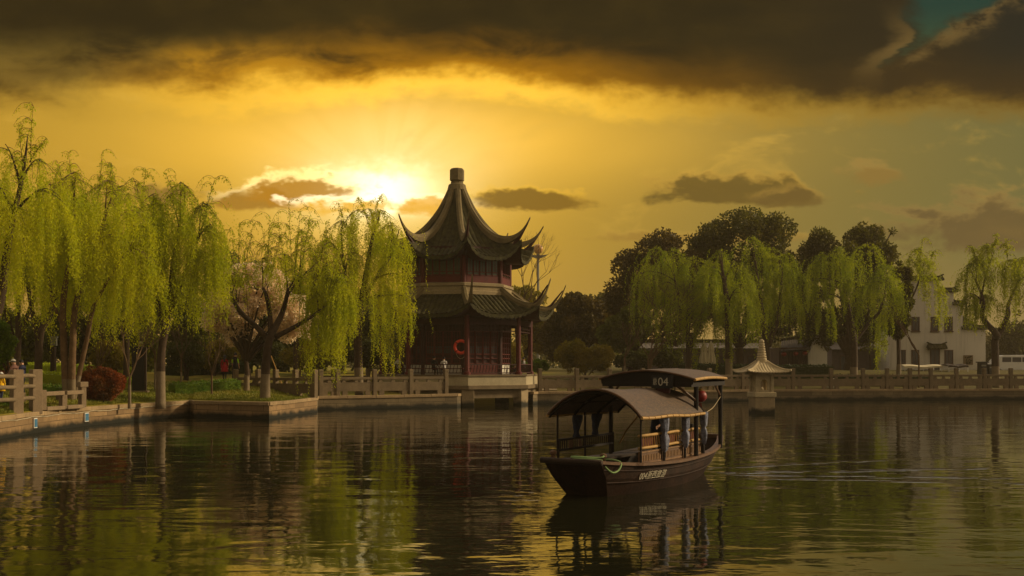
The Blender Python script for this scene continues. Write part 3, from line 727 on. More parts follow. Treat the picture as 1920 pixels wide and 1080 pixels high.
# ------------------------------------------------------------------ boat
BC = Vector((1.6, 22.9, 0)); E1 = Vector((.852, -.524, 0)).normalized(); E2 = Vector((.524, .852, 0)).normalized()
def B(s, t, z): return BC + E2 * s + E1 * t + Vector((0, 0, z))
def boat():
    o = thing('canopy_boat', 'dark wooden sightseeing boat with arched bamboo mat canopy and number 04 sign', 'boat', BC)
    ZT = [(0, .76), (.08, .70), (.18, .64), (.45, .57), (.65, .59), (.8, .65), (.92, .76), (1, .88)]
    HT = [(0, .68), (.1, .86), (.2, .97), (.4, 1.04), (.6, 1.0), (.78, .88), (.92, .66), (1, .46)]
    HW = [(0, .5), (.15, .72), (.4, .9), (.65, .86), (.85, .64), (1, .40)]
    def st(k, z):               # station at height z
        zt = smooth_tab(k, ZT); q = z / zt; s = (0 + 5.75 * k) * (1 - q) + (-.66 + 7.46 * k) * q; return s
    def section(k, ins=0.0):
        zt = smooth_tab(k, ZT); ht = smooth_tab(k, HT) - ins; hw = smooth_tab(k, HW) - ins; pts = []
        prof = [(1, ht), (.55, ht * .55 + hw * .45 + .05), (0, hw), (-.35, hw * .72)]
        row = [(st(k, f * zt), h, f * zt) for f, h in prof]
        return row + [(s, -h, z) for s, h, z in reversed(row)]
    NS = 40; b = MB(); vs = []
    for i in range(NS + 1): vs += [B(*p) for p in section(i / NS)]
    m = 8; fs = [(i * m + j, i * m + j + 1, (i + 1) * m + j + 1, (i + 1) * m + j) for i in range(NS) for j in range(m - 1)]
    fs += [tuple(reversed(range(m))), tuple(range(NS * m, NS * m + m))]
    b.add(vs, fs); hull = b.build('hull', 'wood_hull', o)
    # painted strake seams: thin proud planks along both sides
    for f, tag_ in ((.80, 1), (.42, 1)):
        for sg in (1, -1):
            q = MB(); pts = []
            for i in range(NS + 1):
                k = i / NS; zt = smooth_tab(k, ZT); ht = smooth_tab(k, HT); hw = smooth_tab(k, HW); mid = ht * .55 + hw * .45 + .05
                h = mid + (ht - mid) * (f - .55) / .45 if f > .55 else hw + (mid - hw) * f / .55
                pts.append(B(st(k, f * zt), sg * (h + .004), f * zt))
            q.tube(pts, .016, 5); q.build('strake', 'wood_hull', hull)
    inner = MB(); vs = []
    for i in range(NS + 1):
        k = .02 + .96 * i / NS; zt = smooth_tab(k, ZT); h = smooth_tab(k, HT) - .07
        vs += [B(st(k, zt), h, zt - .005), B(st(k, .34), h * .92, .34), B(st(k, .34), -h * .92, .34), B(st(k, zt), -h, zt - .005)]
    inner.add(vs, [(i * 4 + j, (i + 1) * 4 + j, (i + 1) * 4 + j + 1, i * 4 + j + 1) for i in range(NS) for j in range(3)]); inner.build('deck', 'wood_black', o)
    fd = MB()                                    # bow deck planks
    for j in range(7):
        t0 = -.62 + j * .18; fd.beam(B(-.52, t0 + .09, .70), B(.62, (t0 + .09) * 1.28, .62), .165, .03)
    fd.build('bow_deck', 'wood_dark', o)
    for sg in (1, -1):                           # gunwales
        q = MB(); vs = []; n = 0
        for i in range(NS + 1):
            k = i / NS; zt = smooth_tab(k, ZT); ht = smooth_tab(k, HT)
            w = .09 if k < .17 else .15
            for dt, dz in ((-.09, 0.0), (w - .06, 0.0), (w - .06, .065), (-.09, .065)): vs.append(B(st(k, zt), sg * (ht + dt), zt + dz - .01))
        fs = [(i * 4 + j, i * 4 + (j + 1) % 4, (i + 1) * 4 + (j + 1) % 4, (i + 1) * 4 + j) for i in range(NS) for j in range(4)] + [(3, 2, 1, 0), tuple(NS * 4 + j for j in range(4))]
        q.add(vs, fs); q.build('gunwale', 'wood_brown' if sg > 0 else 'wood_dark', o)
    MB().tube([B(-.70, -.72, .78), B(-.70, -.3, .775), B(-.70, .3, .775), B(-.70, .72, .78)], .065, 10).build('bow_beam', 'wood_dark', o, smooth=True)
    MB().beam(B(6.80, -.5, .90), B(6.80, .5, .90), .12, .10).build('stern_beam', 'wood_brown', o)
    for s, t, z in ((-.35, -.62, .74), (-.12, .46, .70)):
        MB().lathe(B(s, t, z - .04), [(.055, 0), (.05, .16), (.075, .19), (.075, .24), (.03, .27)], 10).build('bollard', 'wood_brown', o)
    MB().lathe(B(6.55, -.25, .8), [(.07, 0), (.07, .34), (.05, .42)], 8).build('stern_post', 'wood_black', o)
    # side panels and rails
    for i in range(3):                            # three bays on the right: carved panel, bamboo rails, balusters
        a = .66 + i * 1.22; p = MB(); p.beam(B(a, .93 - i * .01, .775), B(a + 1.12, .93 - i * .01, .775), .05, .30); sp = p.build('side_panel', 'wood_brown', o)
        c = MB()
        for j in range(12): c.box(B(a + .1 + j * .085, .962 - i * .01, .775), (.045, .015, .13), 1.02, .8)
        for z in (.66, .905): c.beam(B(a + .03, .962 - i * .01, z), B(a + 1.09, .962 - i * .01, z), .02, .03)
        c.build('carving', 'wood_tan', sp)
        a = .60 + i * 1.22; rails = [MB().tube([B(a + .05 + 1.12 * f, .93, z + .006 * math.sin(f * 9 + i)) for f in (0, .33, .66, 1)], .034, 8).build('bamboo_rail', 'bamboo', o, smooth=True) for z in (.99, 1.26)]
        r = MB()
        for j in range(9): b0 = a + .14 + j * .118; r.tube([B(b0 + .05, .93, 1.0), B(b0, .93, 1.25)], .012, 5)
        r.build('baluster', 'bamboo', rails[1])
        r = MB(); r.beam(B(a + .29, .86, 1.1), B(a + 1.09, .86, 1.1), .02, .2); r.build('back_board', 'wood_red', o)
    l = MB()                                      # left rail: dark frame with slats
    for z in (.89, 1.12): l.beam(B(.45, -.95, z), B(3.2, -.95, z), .05, .05)
    for s in (.45, 3.2): l.beam(B(s, -.95, .66), B(s, -.95, 1.15), .06, .06, (1, 0, 0))
    lr = l.build('left_rail', 'wood_black', o)
    l = MB()
    for j in range(26):
        s = .55 + j * .10
        if 4 <= j % 13 <= 5 and j < 14: continue
        l.beam(B(s, -.95, .9), B(s, -.95, 1.11), .03, .03, (1, 0, 0))
    l.build('slat', 'wood_dark', lr)
    l = MB(); l.beam(B(.93, -.94, 1.0), B(1.10, -.94, 1.0), .02, .19); l.beam(B(1.42, -.94, 1.0), B(1.55, -.94, 1.0), .02, .19); l.build('pale_board', 'wood_brown', lr)
    se = MB()                                     # bench seats along both sides
    for t in (.72, -.72): se.beam(B(.7, t, .60), B(4.2, t, .60), .36, .05)
    se.build('bench', 'wood_dark', o)
    # posts under the canopy
    for s, t, z0, z1, rr in ((.62, .99, .62, 1.74, .022), (1.84, 1.0, .55, 1.70, .03), (3.05, 1.0, .55, 1.68, .03), (4.26, .97, .56, 1.66, .045), (.50, -.99, .66, 1.74, .022), (1.84, -1.0, .58, 1.70, .026), (3.2, -1.0, .58, 2.36, .05)):
        MB().tube([B(s, t, z0), B(s, t, z1)], rr, 8).build('post', 'wood_black', o)
    # arched canopy
    def arch(t, k=0.0):
        q = abs(t); return 1.68 + .56 * (1 - q ** 2.1) ** .92
    HC = 1.13
    def can(u, v, dz=0.0):
        t = -1 + 2 * u; s = .30 + 3.62 * v; return B(s, t * HC, arch(t) + dz - .05 * v + .012 * math.sin(v * 11 + t * 3))
    b = MB(); nu, nv = 28, 24; k0 = 0
    for dz, flip in ((0.03, False), (-.005, True)):
        vs = [can(i / nu, j / nv, dz) for j in range(nv + 1) for i in range(nu + 1)]; fs = []; uv = []
        for j in range(nv):
            for i in range(nu):
                f = [j * (nu + 1) + i, j * (nu + 1) + i + 1, (j + 1) * (nu + 1) + i + 1, (j + 1) * (nu + 1) + i]
                u = [(3.6 * jj / nv, 2.7 * ii / nu) for ii, jj in ((i, j), (i + 1, j), (i + 1, j + 1), (i, j + 1))]
                if flip: f.reverse(); u.reverse()
                fs.append(tuple(f)); uv.append(u)
        b.add(vs, fs, uv)
    cn = b.build('canopy', 'matting', o, smooth=True)
    for t in (-1, 1):
        q = MB()
        for i in range(11):
            v0, v1 = i / 11 + .004, (i + 1) / 11 - .004; q.tube([can((t + 1) / 2, v0, -.01) + E1 * t * .02, can((t + 1) / 2, v1, -.01) + E1 * t * .02], .034, 8)
        q.build('eave_pole', 'bamboo', cn)
    q = MB(); q.tube([can(i / 24, 0, .02) for i in range(25)], .026, 6); q.build('front_rim', 'wood_brown', cn)
    q = MB(); q.tube([can(i / 24, 1, .02) for i in range(25)], .026, 6); q.build('rear_rim', 'wood_black', cn)
    q = MB()
    for v in (.02, .34, .66, .98): q.tube([can(i / 20, v, -.045) for i in range(21)], .028, 6)
    q.build('canopy_rib', 'wood_black', cn)
    q = MB()
    for u in (.15, .33, .5, .67, .85): q.tube([can(u, 0.01, -.03), can(u, .5, -.03), can(u, .99, -.03)], .018, 5)
    q.build('purlin', 'wood_dark', cn)
    # stern roof
    S0, S1 = 3.05, 5.95
    def hw(s): return 1.24 - (s - S0) / (S1 - S0) * .30
    def top(s, t, dz=0.0):
        x = t / 1.0; return B(s, t * hw(s), 2.44 + .20 * (1 - abs(x) ** 1.9) + dz + .035 * math.sin(PI * (s - S0) / (S1 - S0)))
    b = MB(); nu, nv = 24, 14
    for dz, flip in ((.035, False), (0, True)):
        vs = [top(S0 + (S1 - S0) * j / nv, -1 + 2 * i / nu, dz) for j in range(nv + 1) for i in range(nu + 1)]; fs = []; uv = []
        for j in range(nv):
            for i in range(nu):
                f = [j * (nu + 1) + i, j * (nu + 1) + i + 1, (j + 1) * (nu + 1) + i + 1, (j + 1) * (nu + 1) + i]
                u = [(2.9 * jj / nv, 2.5 * ii / nu) for ii, jj in ((i, j), (i + 1, j), (i + 1, j + 1), (i, j + 1))]
                if flip: f.reverse(); u.reverse()
                fs.append(tuple(f)); uv.append(u)
        b.add(vs, fs, uv)
    up = b.build('stern_roof', 'matting', o, smooth=True)
    for t in (-1, 1):
        q = MB()
        for i in range(8):
            q.tube([top(S0 + (S1 - S0) * (i + .02) / 8, t, .01), top(S0 + (S1 - S0) * (i + .98) / 8, t, .01)], .036, 8)
        q.build('eave_pole', 'bamboo', up)
    for s in (S0, S1):
        q = MB(); q.tube([top(s, -1 + 2 * i / 20, .02) for i in range(21)], .024, 6); q.build('rim', 'wood_brown', up)
        g = MB(); vs = []                     # dark gable board filling the arch
        pts = [top(s, -.97 + 1.94 * i / 20, -.005) for i in range(21)]
        poly = pts + [B(s, .96 * hw(s), 2.34), B(s, -.96 * hw(s), 2.34)]
        g.prism(poly, E2 * .02 * (1 if s == S0 else -1), E2 * .05 * (1 if s == S0 else -1)); g.build('gable_board', 'wood_black', up)
    for (s0, t0), (s1, t1) in (((S0 + .02, -1.12), (S0 + .02, 1.12)), ((S1 - .02, -.86), (S1 - .02, .86)), ((S0, 1.12), (S1, .86)), ((S0, -1.12), (S1, -.86))):
        MB().beam(B(s0, t0, 2.33), B(s1, t1, 2.33), .08, .10).build('roof_beam', 'wood_black', o)
    for s, t, z0 in ((3.62, 1.05, .58), (5.85, .82, .66), (5.85, -.82, .66)):
        MB().tube([B(s, t, z0), B(s, t, 2.30)], .055, 8).build('post', 'wood_black', o)
    br = MB(); br.tube([B(3.6, 1.05, 1.95), B(3.1, .78, 2.3)], .03, 6); br.tube([B(3.2, -1.0, 1.98), B(3.06, -.72, 2.3)], .03, 6); br.tube([B(5.85, .82, 2.0), B(5.3, .88, 2.3)], .03, 6)
    br.build('brace', 'wood_brown', o)
    # number board
    sg = MB(); sg.beam(B(2.95, .20, 2.395), B(2.95, .74, 2.395), .05, .30); sb = sg.build('number_board', 'black_panel', o)
    bk = MB(); bk.beam(B(3.0, .30, 2.19), B(3.0, .64, 2.19), .08, .12); bk.build('board_foot', 'wood_red_dark', sb)
    def text(body, s, t, z, size, name, parent, shear=0, rows=None, tilt=0.0, nrm=None, right=None, upv=None):
        cu = bpy.data.curves.new(name, 'FONT'); cu.body = body; cu.size = size; cu.extrude = .004; cu.shear = shear; cu.space_line = .8
        tmp = bpy.data.objects.new(name, cu); C.objects.link(tmp); bpy.context.view_layer.update()
        me = bpy.data.meshes.new_from_object(tmp.evaluated_get(bpy.context.evaluated_depsgraph_get())); C.objects.unlink(tmp); bpy.data.objects.remove(tmp)
        me.materials.clear(); me.materials.append(MATS['letter']); me.name = name
        ob = bpy.data.objects.new(name, me); C.objects.link(ob)
        r_ = right.normalized(); u_ = upv.normalized(); n_ = r_.cross(u_)
        mt = Matrix((r_, u_, n_)).transposed().to_4x4(); mt.translation = B(s, t, z) - Vector(parent['_base'])
        ob.parent = parent; ob.matrix_local = mt; return ob
    Zv = Vector((0, 0, 1))
    text('04', 2.918, .37, 2.31, .27, 'lettering', sb, right=E1, upv=Zv)
    text('画\n舫', 2.918, .245, 2.41, .10, 'lettering', sb, right=E1, upv=Zv)
    # hull number on the right side of the bow
    k0, k1 = .205, .315
    def side(k, f):
        zt = smooth_tab(k, ZT); ht = smooth_tab(k, HT); h_ = smooth_tab(k, HW); mid = ht * .55 + h_ * .45 + .05
        h = mid + (ht - mid) * (f - .55) / .45 if f > .55 else h_ + (mid - h_) * f / .55
        return B(st(k, f * zt), h + .012, f * zt)
    a = side(.150, .50); r_ = side(.270, .52) - a; u_ = side(.150, .80) - a; u_ = u_ - r_.normalized() * u_.dot(r_.normalized())
    loc = a - BC; s_, t_, z_ = loc.dot(E2), loc.dot(E1), loc.z
    text('004浙西旅游', s_, t_ + .035, z_, .20, 'lettering', hull, .22, right=r_, upv=u_)
    # curtains tied to the posts
    rnd = random.Random(5)
    for s, t, mname, sway in ((1.80, 1.0, 'cloth_blue', .0), (3.02, 1.0, 'cloth_blue', 0), (4.24, .97, 'cloth_blue', 0), (1.35, -1.0, 'cloth_blue_dark', .22), (2.3, -1.0, 'cloth_blue_dark', .30)):
        q = MB(); vs = []; seg_ = 14; zs = [1.66, 1.55, 1.42, 1.32, 1.27, 1.22, 1.14, 1.02, .90 if t > 0 else 1.08, .84 if t > 0 else 1.05]
        rs = [.10, .10, .095, .085, .05, .085, .105, .095, .07, .02]
        if t < 0: zs = [1.64, 1.56, 1.48, 1.42, 1.36, 1.30, 1.24, 1.19, 1.15, 1.12]; rs = [.13, .13, .11, .09, .085, .07, .06, .075, .08, .05]
        for i, (z, r) in enumerate(zip(zs, rs)):
            for j in range(seg_):
                a = 2 * PI * j / seg_; rr = r * (1 + .28 * math.sin(a * 4 + i * .35 + s)); vs.append(B(s + sway * max(0, (z - 1.3)) + rr * math.cos(a), t + .03 + rr * math.sin(a) * .8, z))
        q.add(vs, [(i * seg_ + j, i * seg_ + (j + 1) % seg_, (i + 1) * seg_ + (j + 1) % seg_, (i + 1) * seg_ + j) for i in range(len(zs) - 1) for j in range(seg_)])
        q.build('curtain', mname, o, smooth=True)
    # motor housing / stern seat
    MB().box(B(5.2, 0, .62), (.8, .7, .5), .55).build('engine_box', 'wood_dark', o, bevel=.03)
boat()
t = tag(MB().tube([B(.55, .95, 1.70), B(2.0, -.02, 1.28), B(3.55, -.93, .86)], .022, 6).build('punt_pole', 'bamboo'), 'slim wooden punting pole leaning across the boat under the canopy', 'pole')
rp = [B(-.12, .46, .92), B(-.2, .50, .86), B(-.3, .40, .84), B(-.42, .15, .85), B(-.5, -.1, .86), B(-.48, .0, .83), B(-.44, .3, .82), B(-.45, .55, .80), B(-.5, .72, .66), B(-.4, .82, .56), B(-.2, .86, .60), B(-.05, .84, .74), B(-.1, .68, .80), B(-.12, .5, .80)]
def crm(p, n=5):
    out = []
    for i in range(len(p) - 1):
        a, b, c, d = p[max(i - 1, 0)], p[i], p[i + 1], p[min(i + 2, len(p) - 1)]
        for j in range(n):
            u = j / n; out.append(.5 * ((2 * b) + (c - a) * u + (2 * a - 5 * b + 4 * c - d) * u * u + (3 * b - a - 3 * c + d) * u ** 3))
    return out + [p[-1]]
rb = MB(); rb.tube(crm(rp), .02, 6); rb.tube(crm([p + E1 * .03 + E2 * .05 for p in rp[2:8]]), .02, 6)
tag(rb.build('mooring_rope', 'rope_green', smooth=True), 'pale green mooring rope looped over the bow of the boat', 'rope')
lp = B(4.7, .72, 2.02); lt = thing('red_lantern', 'round red lantern hanging under the stern roof of the boat', 'lantern', lp)
MB().lathe(lp, [(.05, -.145), (.11, -.125), (.16, -.065), (.175, 0), (.16, .065), (.11, .125), (.05, .145)], 18).build('shade', 'red', lt, smooth=True)
MB().lathe(lp, [(.06, .14), (.06, .19)], 10).build('cap', 'gold', lt); MB().tube([lp + Vector((0, 0, .19)), lp + Vector((0, 0, .34))], .008, 4).build('cord', 'rope_tan', lt)
q = MB()
for i in range(7): a = i * PI * 2 / 7; q.tube([lp + Vector((.03 * math.cos(a), .03 * math.sin(a), -.16)), lp + Vector((.04 * math.cos(a), .04 * math.sin(a), -.34))], .007, 4)
q.build('tassel', 'red', lt)
tag(MB().tube(crm([B(5.8, .84, 1.98), B(5.1, .90, 1.72), B(4.3, .98, 1.62)]), .008, 4).build('tie_line', 'rope_tan'), 'thin pale line slung from the rear post to the canopy of the boat', 'line')

# ------------------------------------------------------------------ stone lantern in the water
def stone_lantern():
    p = P(1428, 684, 61.5); x, y = p.x, p.y; rz = .12
    t = thing('stone_lantern', 'pale stone pagoda lantern standing in the lake, with tiled roof and ringed spire', 'lantern', (x, y, 0))
    MB().box((x, y, .2), (1.16, 1.16, 1.5), rz).build('base', 'stone_wet', t, bevel=.02)
    MB().box((x, y, 1.09), (1.30, 1.30, .28), rz).build('ledge', 'stone_pale', t, bevel=.03)
    R = Matrix.Rotation(rz, 3, 'Z'); w = lambda a, b, z: Vector((x, y, 0)) + R @ Vector((a, b, 0)) + Vector((0, 0, z))
    for a in (-1, 1):
        for b in (-1, 1): MB().box(w(a * .46, b * .46, 1.73), (.16, .16, 1.0), rz).build('pillar', 'stone_pale', t)
    for ang in (0, PI / 2, PI, -PI / 2):       # four faces, each pierced by an arched opening
        Q = Matrix.Rotation(rz + ang, 3, 'Z'); f = lambda a, d, z: Vector((x, y, 0)) + Q @ Vector((a, -.42 + d, 0)) + Vector((0, 0, z))
        m = MB(); out = [(-.38, 1.23), (-.38, 2.23), (.38, 2.23), (.38, 1.23)]
        arch = [(.2, 1.3), (.2, 1.75)] + [(.2 * math.cos(a), 1.75 + .22 * math.sin(a)) for a in [PI * i / 8 for i in range(1, 8)]] + [(-.2, 1.75), (-.2, 1.3)]
        # left, right jamb, lintel with arch, sill
        m.prism([f(a, 0, z) for a, z in ((-.38, 1.23), (-.2, 1.23), (-.2, 2.23), (-.38, 2.23))], (0, 0, 0), Q @ Vector((0, .1, 0)))
        m.prism([f(a, 0, z) for a, z in ((.2, 1.23), (.38, 1.23), (.38, 2.23), (.2, 2.23))], (0, 0, 0), Q @ Vector((0, .1, 0)))
        ap = [(.2 * math.cos(PI * i / 8), 1.75 + .22 * math.sin(PI * i / 8)) for i in range(9)]
        for (a0, z0), (a1, z1) in zip(ap, ap[1:]): m.prism([f(a, 0, z) for a, z in ((a1, z1), (a0, z0), (a0, 2.23), (a1, 2.23))], (0, 0, 0), Q @ Vector((0, .1, 0)))
        m.prism([f(a, 0, z) for a, z in ((-.2, 1.23), (.2, 1.23), (.2, 1.36), (-.2, 1.36))], (0, 0, 0), Q @ Vector((0, .1, 0)))
        m.build('arched_face', 'stone_pale', t)
    MB().lathe(w(0, 0, 1.23), [(.13, 0), (.10, .1), (.12, .2), (.03, .3)], 8).build('lamp_holder', 'stone_pale', t)
    MB().box((x, y, 2.29), (1.2, 1.2, .14), rz).build('cornice', 'stone_pale', t)
    b = MB()
    for s in range(4):
        Q = Matrix.Rotation(rz + s * PI / 2, 3, 'Z')
        def fn(u, v):
            hw_ = .26 + 1.02 * v; a = (2 * u - 1) * hw_; z = 2.96 - .60 * (1 - (1 - v) ** 1.7) + .10 * v * v * abs(2 * u - 1) ** 3
            return Vector((x, y, 0)) + Q @ Vector((a, -hw_, 0)) + Vector((0, 0, z + .045 * abs(math.cos(PI * a / .17)) ** .7))
        b.grid(fn, 90, 8)
        def fu(u, v): p_ = fn(u, 1); c_ = Vector((x, y, 2.34)); return (p_ - Vector((0, 0, .05 * min(v * 3, 1)))) * (1 - max(0, v - .34)) + c_ * max(0, v - .34)
        b.grid(fu, 90, 3)
    rf = b.build('roof', 'stone_pale', t)
    for s in range(4):
        Q = Matrix.Rotation(rz + s * PI / 2 + PI / 4, 3, 'Z'); m = MB(); pts = []
        for i in range(9):
            v = i / 8; hw_ = (.26 + 1.02 * v) * 2 ** .5; z = 2.96 - .60 * (1 - (1 - v) ** 1.7) + .10 * v * v + .05; pts.append(Vector((x, y, 0)) + Q @ Vector((0, -hw_, 0)) + Vector((0, 0, z)))
        m.tube(pts, .06, 6); m.build('hip', 'stone_pale', rf)
    pr = [(.34, 2.92), (.34, 3.05)]; z = 3.05
    for i in range(7):
        r = .30 - i * .021; pr += [(r - .06, z + .01), (r, z + .035), (r - .01, z + .12), (r - .06, z + .14)]; z += .145
    pr += [(.12, z), (.155, z + .05), (.13, z + .15), (.03, z + .21)]
    MB().lathe((x, y, 0), pr, 16).build('spire', 'stone_pale', t)
stone_lantern()

# ------------------------------------------------------------------ trees
def leaves_mesh(Pn, ax, ln, wd, rg):
    """diamond leaves: points Pn, unit axes ax, lengths, widths -> verts, quads"""
    n = len(Pn); r = rg.normal(size=(n, 3)); w = np.cross(ax, r); w /= np.linalg.norm(w, axis=1, keepdims=True) + 1e-9
    ln = ln[:, None]; wd = wd[:, None]
    V = np.empty((n, 4, 3)); V[:, 0] = Pn; V[:, 1] = Pn + ax * ln * .45 + w * wd; V[:, 2] = Pn + ax * ln; V[:, 3] = Pn + ax * ln * .45 - w * wd
    return V.reshape(-1, 3), np.arange(n * 4).reshape(n, 4)
def bez(a, b, c, n=6):
    return [a * (1 - t) ** 2 + b * 2 * t * (1 - t) + c * t * t for t in [i / n for i in range(n + 1)]]
def willow(label, bpx, D, stems, clusters, mat='willow_green', sprigs=(), group='willows round the lake', wash=1.2, seed=1, dens=1.0, leaf=.17, cat='willow tree', tip=True, barkm='bark'):
    """stems: lists of (px, y, radius) climbing from the base; clusters: (px, y_top, y_bottom, half_width_px, strands, stem index)"""
    rg = np.random.default_rng(seed); rnd = random.Random(seed)
    g = G(bpx, D); t = thing('willow_tree', label, cat, g, group)
    tr = MB(); ends = []; scp = D / F; tops = []
    for si, s in enumerate(stems):
        pts, rad = [], []
        for i, (px, y, r) in enumerate(s):
            p = P(px, y, D); p.y += (0 if i == 0 and True else (rnd.uniform(-.25, .25) * i)); 
            if i == 0 and y > 690: p = Vector((p.x, D, g.z - .25))
            pts.append(p); rad.append(r)
        rad[-1] *= .3 if tip else .8
        k = crm_r(pts, rad)
        mats = [1 if (wash and q.z < g.z + wash and s[0][1] > 690) else 0 for q in k[0]]
        tr.tube(k[0], k[1], 8, mats=mats); ends.append((k[0], k[1]))
    S, O, L, A, tl_ = [], [], [], [], []
    for (px, y0, y1, hw, n, si) in clusters:
        y0 += rnd.uniform(-12, 18); y1 += rnd.uniform(-34, 22); top = P(px, y0, D); zb = H - (y1 - 684) / F * D; R = hw * scp; Hh = top.z - zb
        top.y += rnd.uniform(-.8, .8) * min(R * 1.2, 2.0)
        path, rr = ends[si % len(ends)]
        # limb out of the stem, arching over into the cascade
        j = min(range(len(path)), key=lambda q: (path[q] - (top - Vector((0, 0, .25 * Hh)))).length + (0 if path[q].z < top.z else 3) + (3 if q < len(path) * .4 else 0))
        a = path[j]; mid = (a + top) / 2 + Vector((0, 0, .10 * Hh)) ; mid = Vector((a.x * .45 + top.x * .55, a.y * .5 + top.y * .5, max(mid.z, top.z * .7 + a.z * .3)))
        lb = bez(a, mid, top, 7); tr.tube(lb, [max(.018, min(rr[j] * .6, .09) * (1 - i / 8.5)) for i in range(8)], 5)
        n = int(n * dens * 1.15); u = rg.uniform(0, 2 * PI, n); q = np.sqrt(rg.uniform(0, 1, n)) * R
        # twigs: strands share a handful of arching twigs so that the cascade falls in locks
        nt = max(5, n // 9); tu = rg.uniform(0, 2 * PI, nt); tq = np.sqrt(rg.uniform(.02, 1, nt)) * R; pick = rg.integers(0, nt, n)
        uu = tu[pick] + rg.normal(0, .11, n); qq = np.clip(tq[pick] * (1 + rg.normal(0, .07, n)), 0, R * 1.15)
        sx = top.x + np.cos(uu) * qq * .92; sy = top.y + np.sin(uu) * qq * .9
        drop = (qq / max(R, .01)) ** 2 * .22 * Hh + rg.uniform(0, .12, n) * Hh
        sz = top.z - drop
        ln_lock = rg.uniform(.32, 1.06, nt)[pick]
        ll = np.clip((sz - zb) * ln_lock * rg.uniform(.75, 1.05, n), .4, None)
        for tw in range(nt):
            e = Vector((top.x + math.cos(tu[tw]) * tq[tw] * .92, top.y + math.sin(tu[tw]) * tq[tw] * .9, top.z - (tq[tw] / max(R, .01)) ** 2 * .2 * Hh))
            bs = lb[rnd.randint(3, 7)]; md = (bs + e) / 2 + Vector((0, 0, .25 * (e - bs).length)); tw = bez(bs, md, e, 4); tr.tube(tw, [.018, .015, .012, .010, .007], 3, cap=False); tl_.extend(tw[k_] + (tw[k_ + 1] - tw[k_]) * rnd.random() + Vector((rnd.gauss(0, .06), rnd.gauss(0, .06), rnd.gauss(-.05, .07))) for k_ in (0, 1, 2, 2, 3, 3) for _ in range(5))
        S.append(np.stack([sx, sy, sz], 1)); O.append(np.stack([np.cos(uu), np.sin(uu)], 1)); L.append(ll); A.append(qq * .42 * rg.uniform(.6, 1.2, n) + .1)
    S_, O_, L_, A_ = np.concatenate(S), np.concatenate(O), np.concatenate(L), np.concatenate(A); ns = len(S_) // 7; ii = rg.integers(0, len(S_), ns)
    S.append(S_[ii] + rg.normal(0, .3, (ns, 3)) + np.concatenate([O_[ii] * .25, np.zeros((ns, 1))], 1)); O.append(O_[ii]); L.append(L_[ii] * rg.uniform(.4, 1.3, ns)); A.append(A_[ii] * 1.3 + .1)
    S = np.concatenate(S); O = np.concatenate(O); L = np.concatenate(L); A = np.concatenate(A)
    step = leaf * .62; m = int(L.max() / step) + 1; k = np.arange(m) * step
    tau = k[None, :] + rg.uniform(0, step, (len(S), m)); ok = tau < L[:, None]
    out = A[:, None] * (1 - np.exp(-tau * 1.6)); rise = .45 * (1 - np.exp(-tau * 2.2)) * np.minimum(A[:, None] * 1.5, 1)
    wob = rg.normal(0, .05, (len(S), m))
    Xx = S[:, 0, None] + O[:, 0, None] * out + wob; Yy = S[:, 1, None] + O[:, 1, None] * out + rg.normal(0, .05, (len(S), m)); Zz = S[:, 2, None] + rise - tau
    Pn = np.concatenate([np.stack([Xx[ok], Yy[ok], Zz[ok]], 1), np.array([tuple(q) for q in tl_])]); n = len(Pn)
    ax = rg.normal(size=(n, 3)) * .55; ax[:, 2] -= .8; ax /= np.linalg.norm(ax, axis=1, keepdims=True)
    V, Q = leaves_mesh(Pn, ax, rg.uniform(.6, 1.2, n) * leaf, rg.uniform(.12, .20, n) * leaf, rg)
    for (pa, ya, pb, yb) in sprigs:               # bare shoots above the crown
        a, b = P(pa, ya, D), P(pb, yb, D); a.y += rnd.uniform(-1, 1); b.y = a.y + rnd.uniform(-.5, .5)
        md = (a + b) / 2 + Vector((rnd.uniform(-.2, .2), 0, .1)); pts = bez(a, md, b, 7); tr.tube(pts, [.024 - .0026 * i for i in range(8)], 4)
        lv = []
        hl = (b - a).length
        for i in range(13):
            q = pts[min(7, 2 + int(5.9 * rnd.random()))]; an = rnd.uniform(0, 2 * PI); l = rnd.uniform(.16, .42) * min(hl, 3.2); d = Vector((math.cos(an), math.sin(an) * .7, 0))
            tw = bez(q, q + d * l * .55 + Vector((0, 0, l * .55)), q + d * l * 1.05 + Vector((0, 0, -l * rnd.uniform(.1, .7))), 5); tr.tube(tw, [.011, .01, .009, .008, .007, .006], 3, cap=False)
            for f in range(int(l / .03)):
                u = f / (l / .03) * 4.99; k_ = int(u); lv.append(tw[k_] + (tw[k_ + 1] - tw[k_]) * (u - k_) + Vector((rnd.gauss(0, .035), rnd.gauss(0, .035), -.02 - abs(rnd.gauss(0, .08)))))
        for f in range(int(hl / .03)): u = 1.5 + rnd.random() * 5.49; k_ = int(u); lv.append(pts[k_] + (pts[k_ + 1] - pts[k_]) * (u - k_) + Vector((rnd.gauss(0, .07), rnd.gauss(0, .07), 0)))
        lv = np.array([tuple(v) for v in lv]); ax = rg.normal(size=(len(lv), 3)) * .5; ax[:, 2] -= .6; ax /= np.linalg.norm(ax, axis=1, keepdims=True)
        v2, q2 = leaves_mesh(lv, ax, rg.uniform(.6, 1.1, len(lv)) * leaf, rg.uniform(.16, .24, len(lv)) * leaf, rg)
        Q = np.concatenate([Q, q2 + len(V)]); V = np.concatenate([V, v2])
    tr.build('trunk', [barkm, 'whitewash'], t, smooth=True)
    np_obj('crown', V, Q, mat, t)
    return t
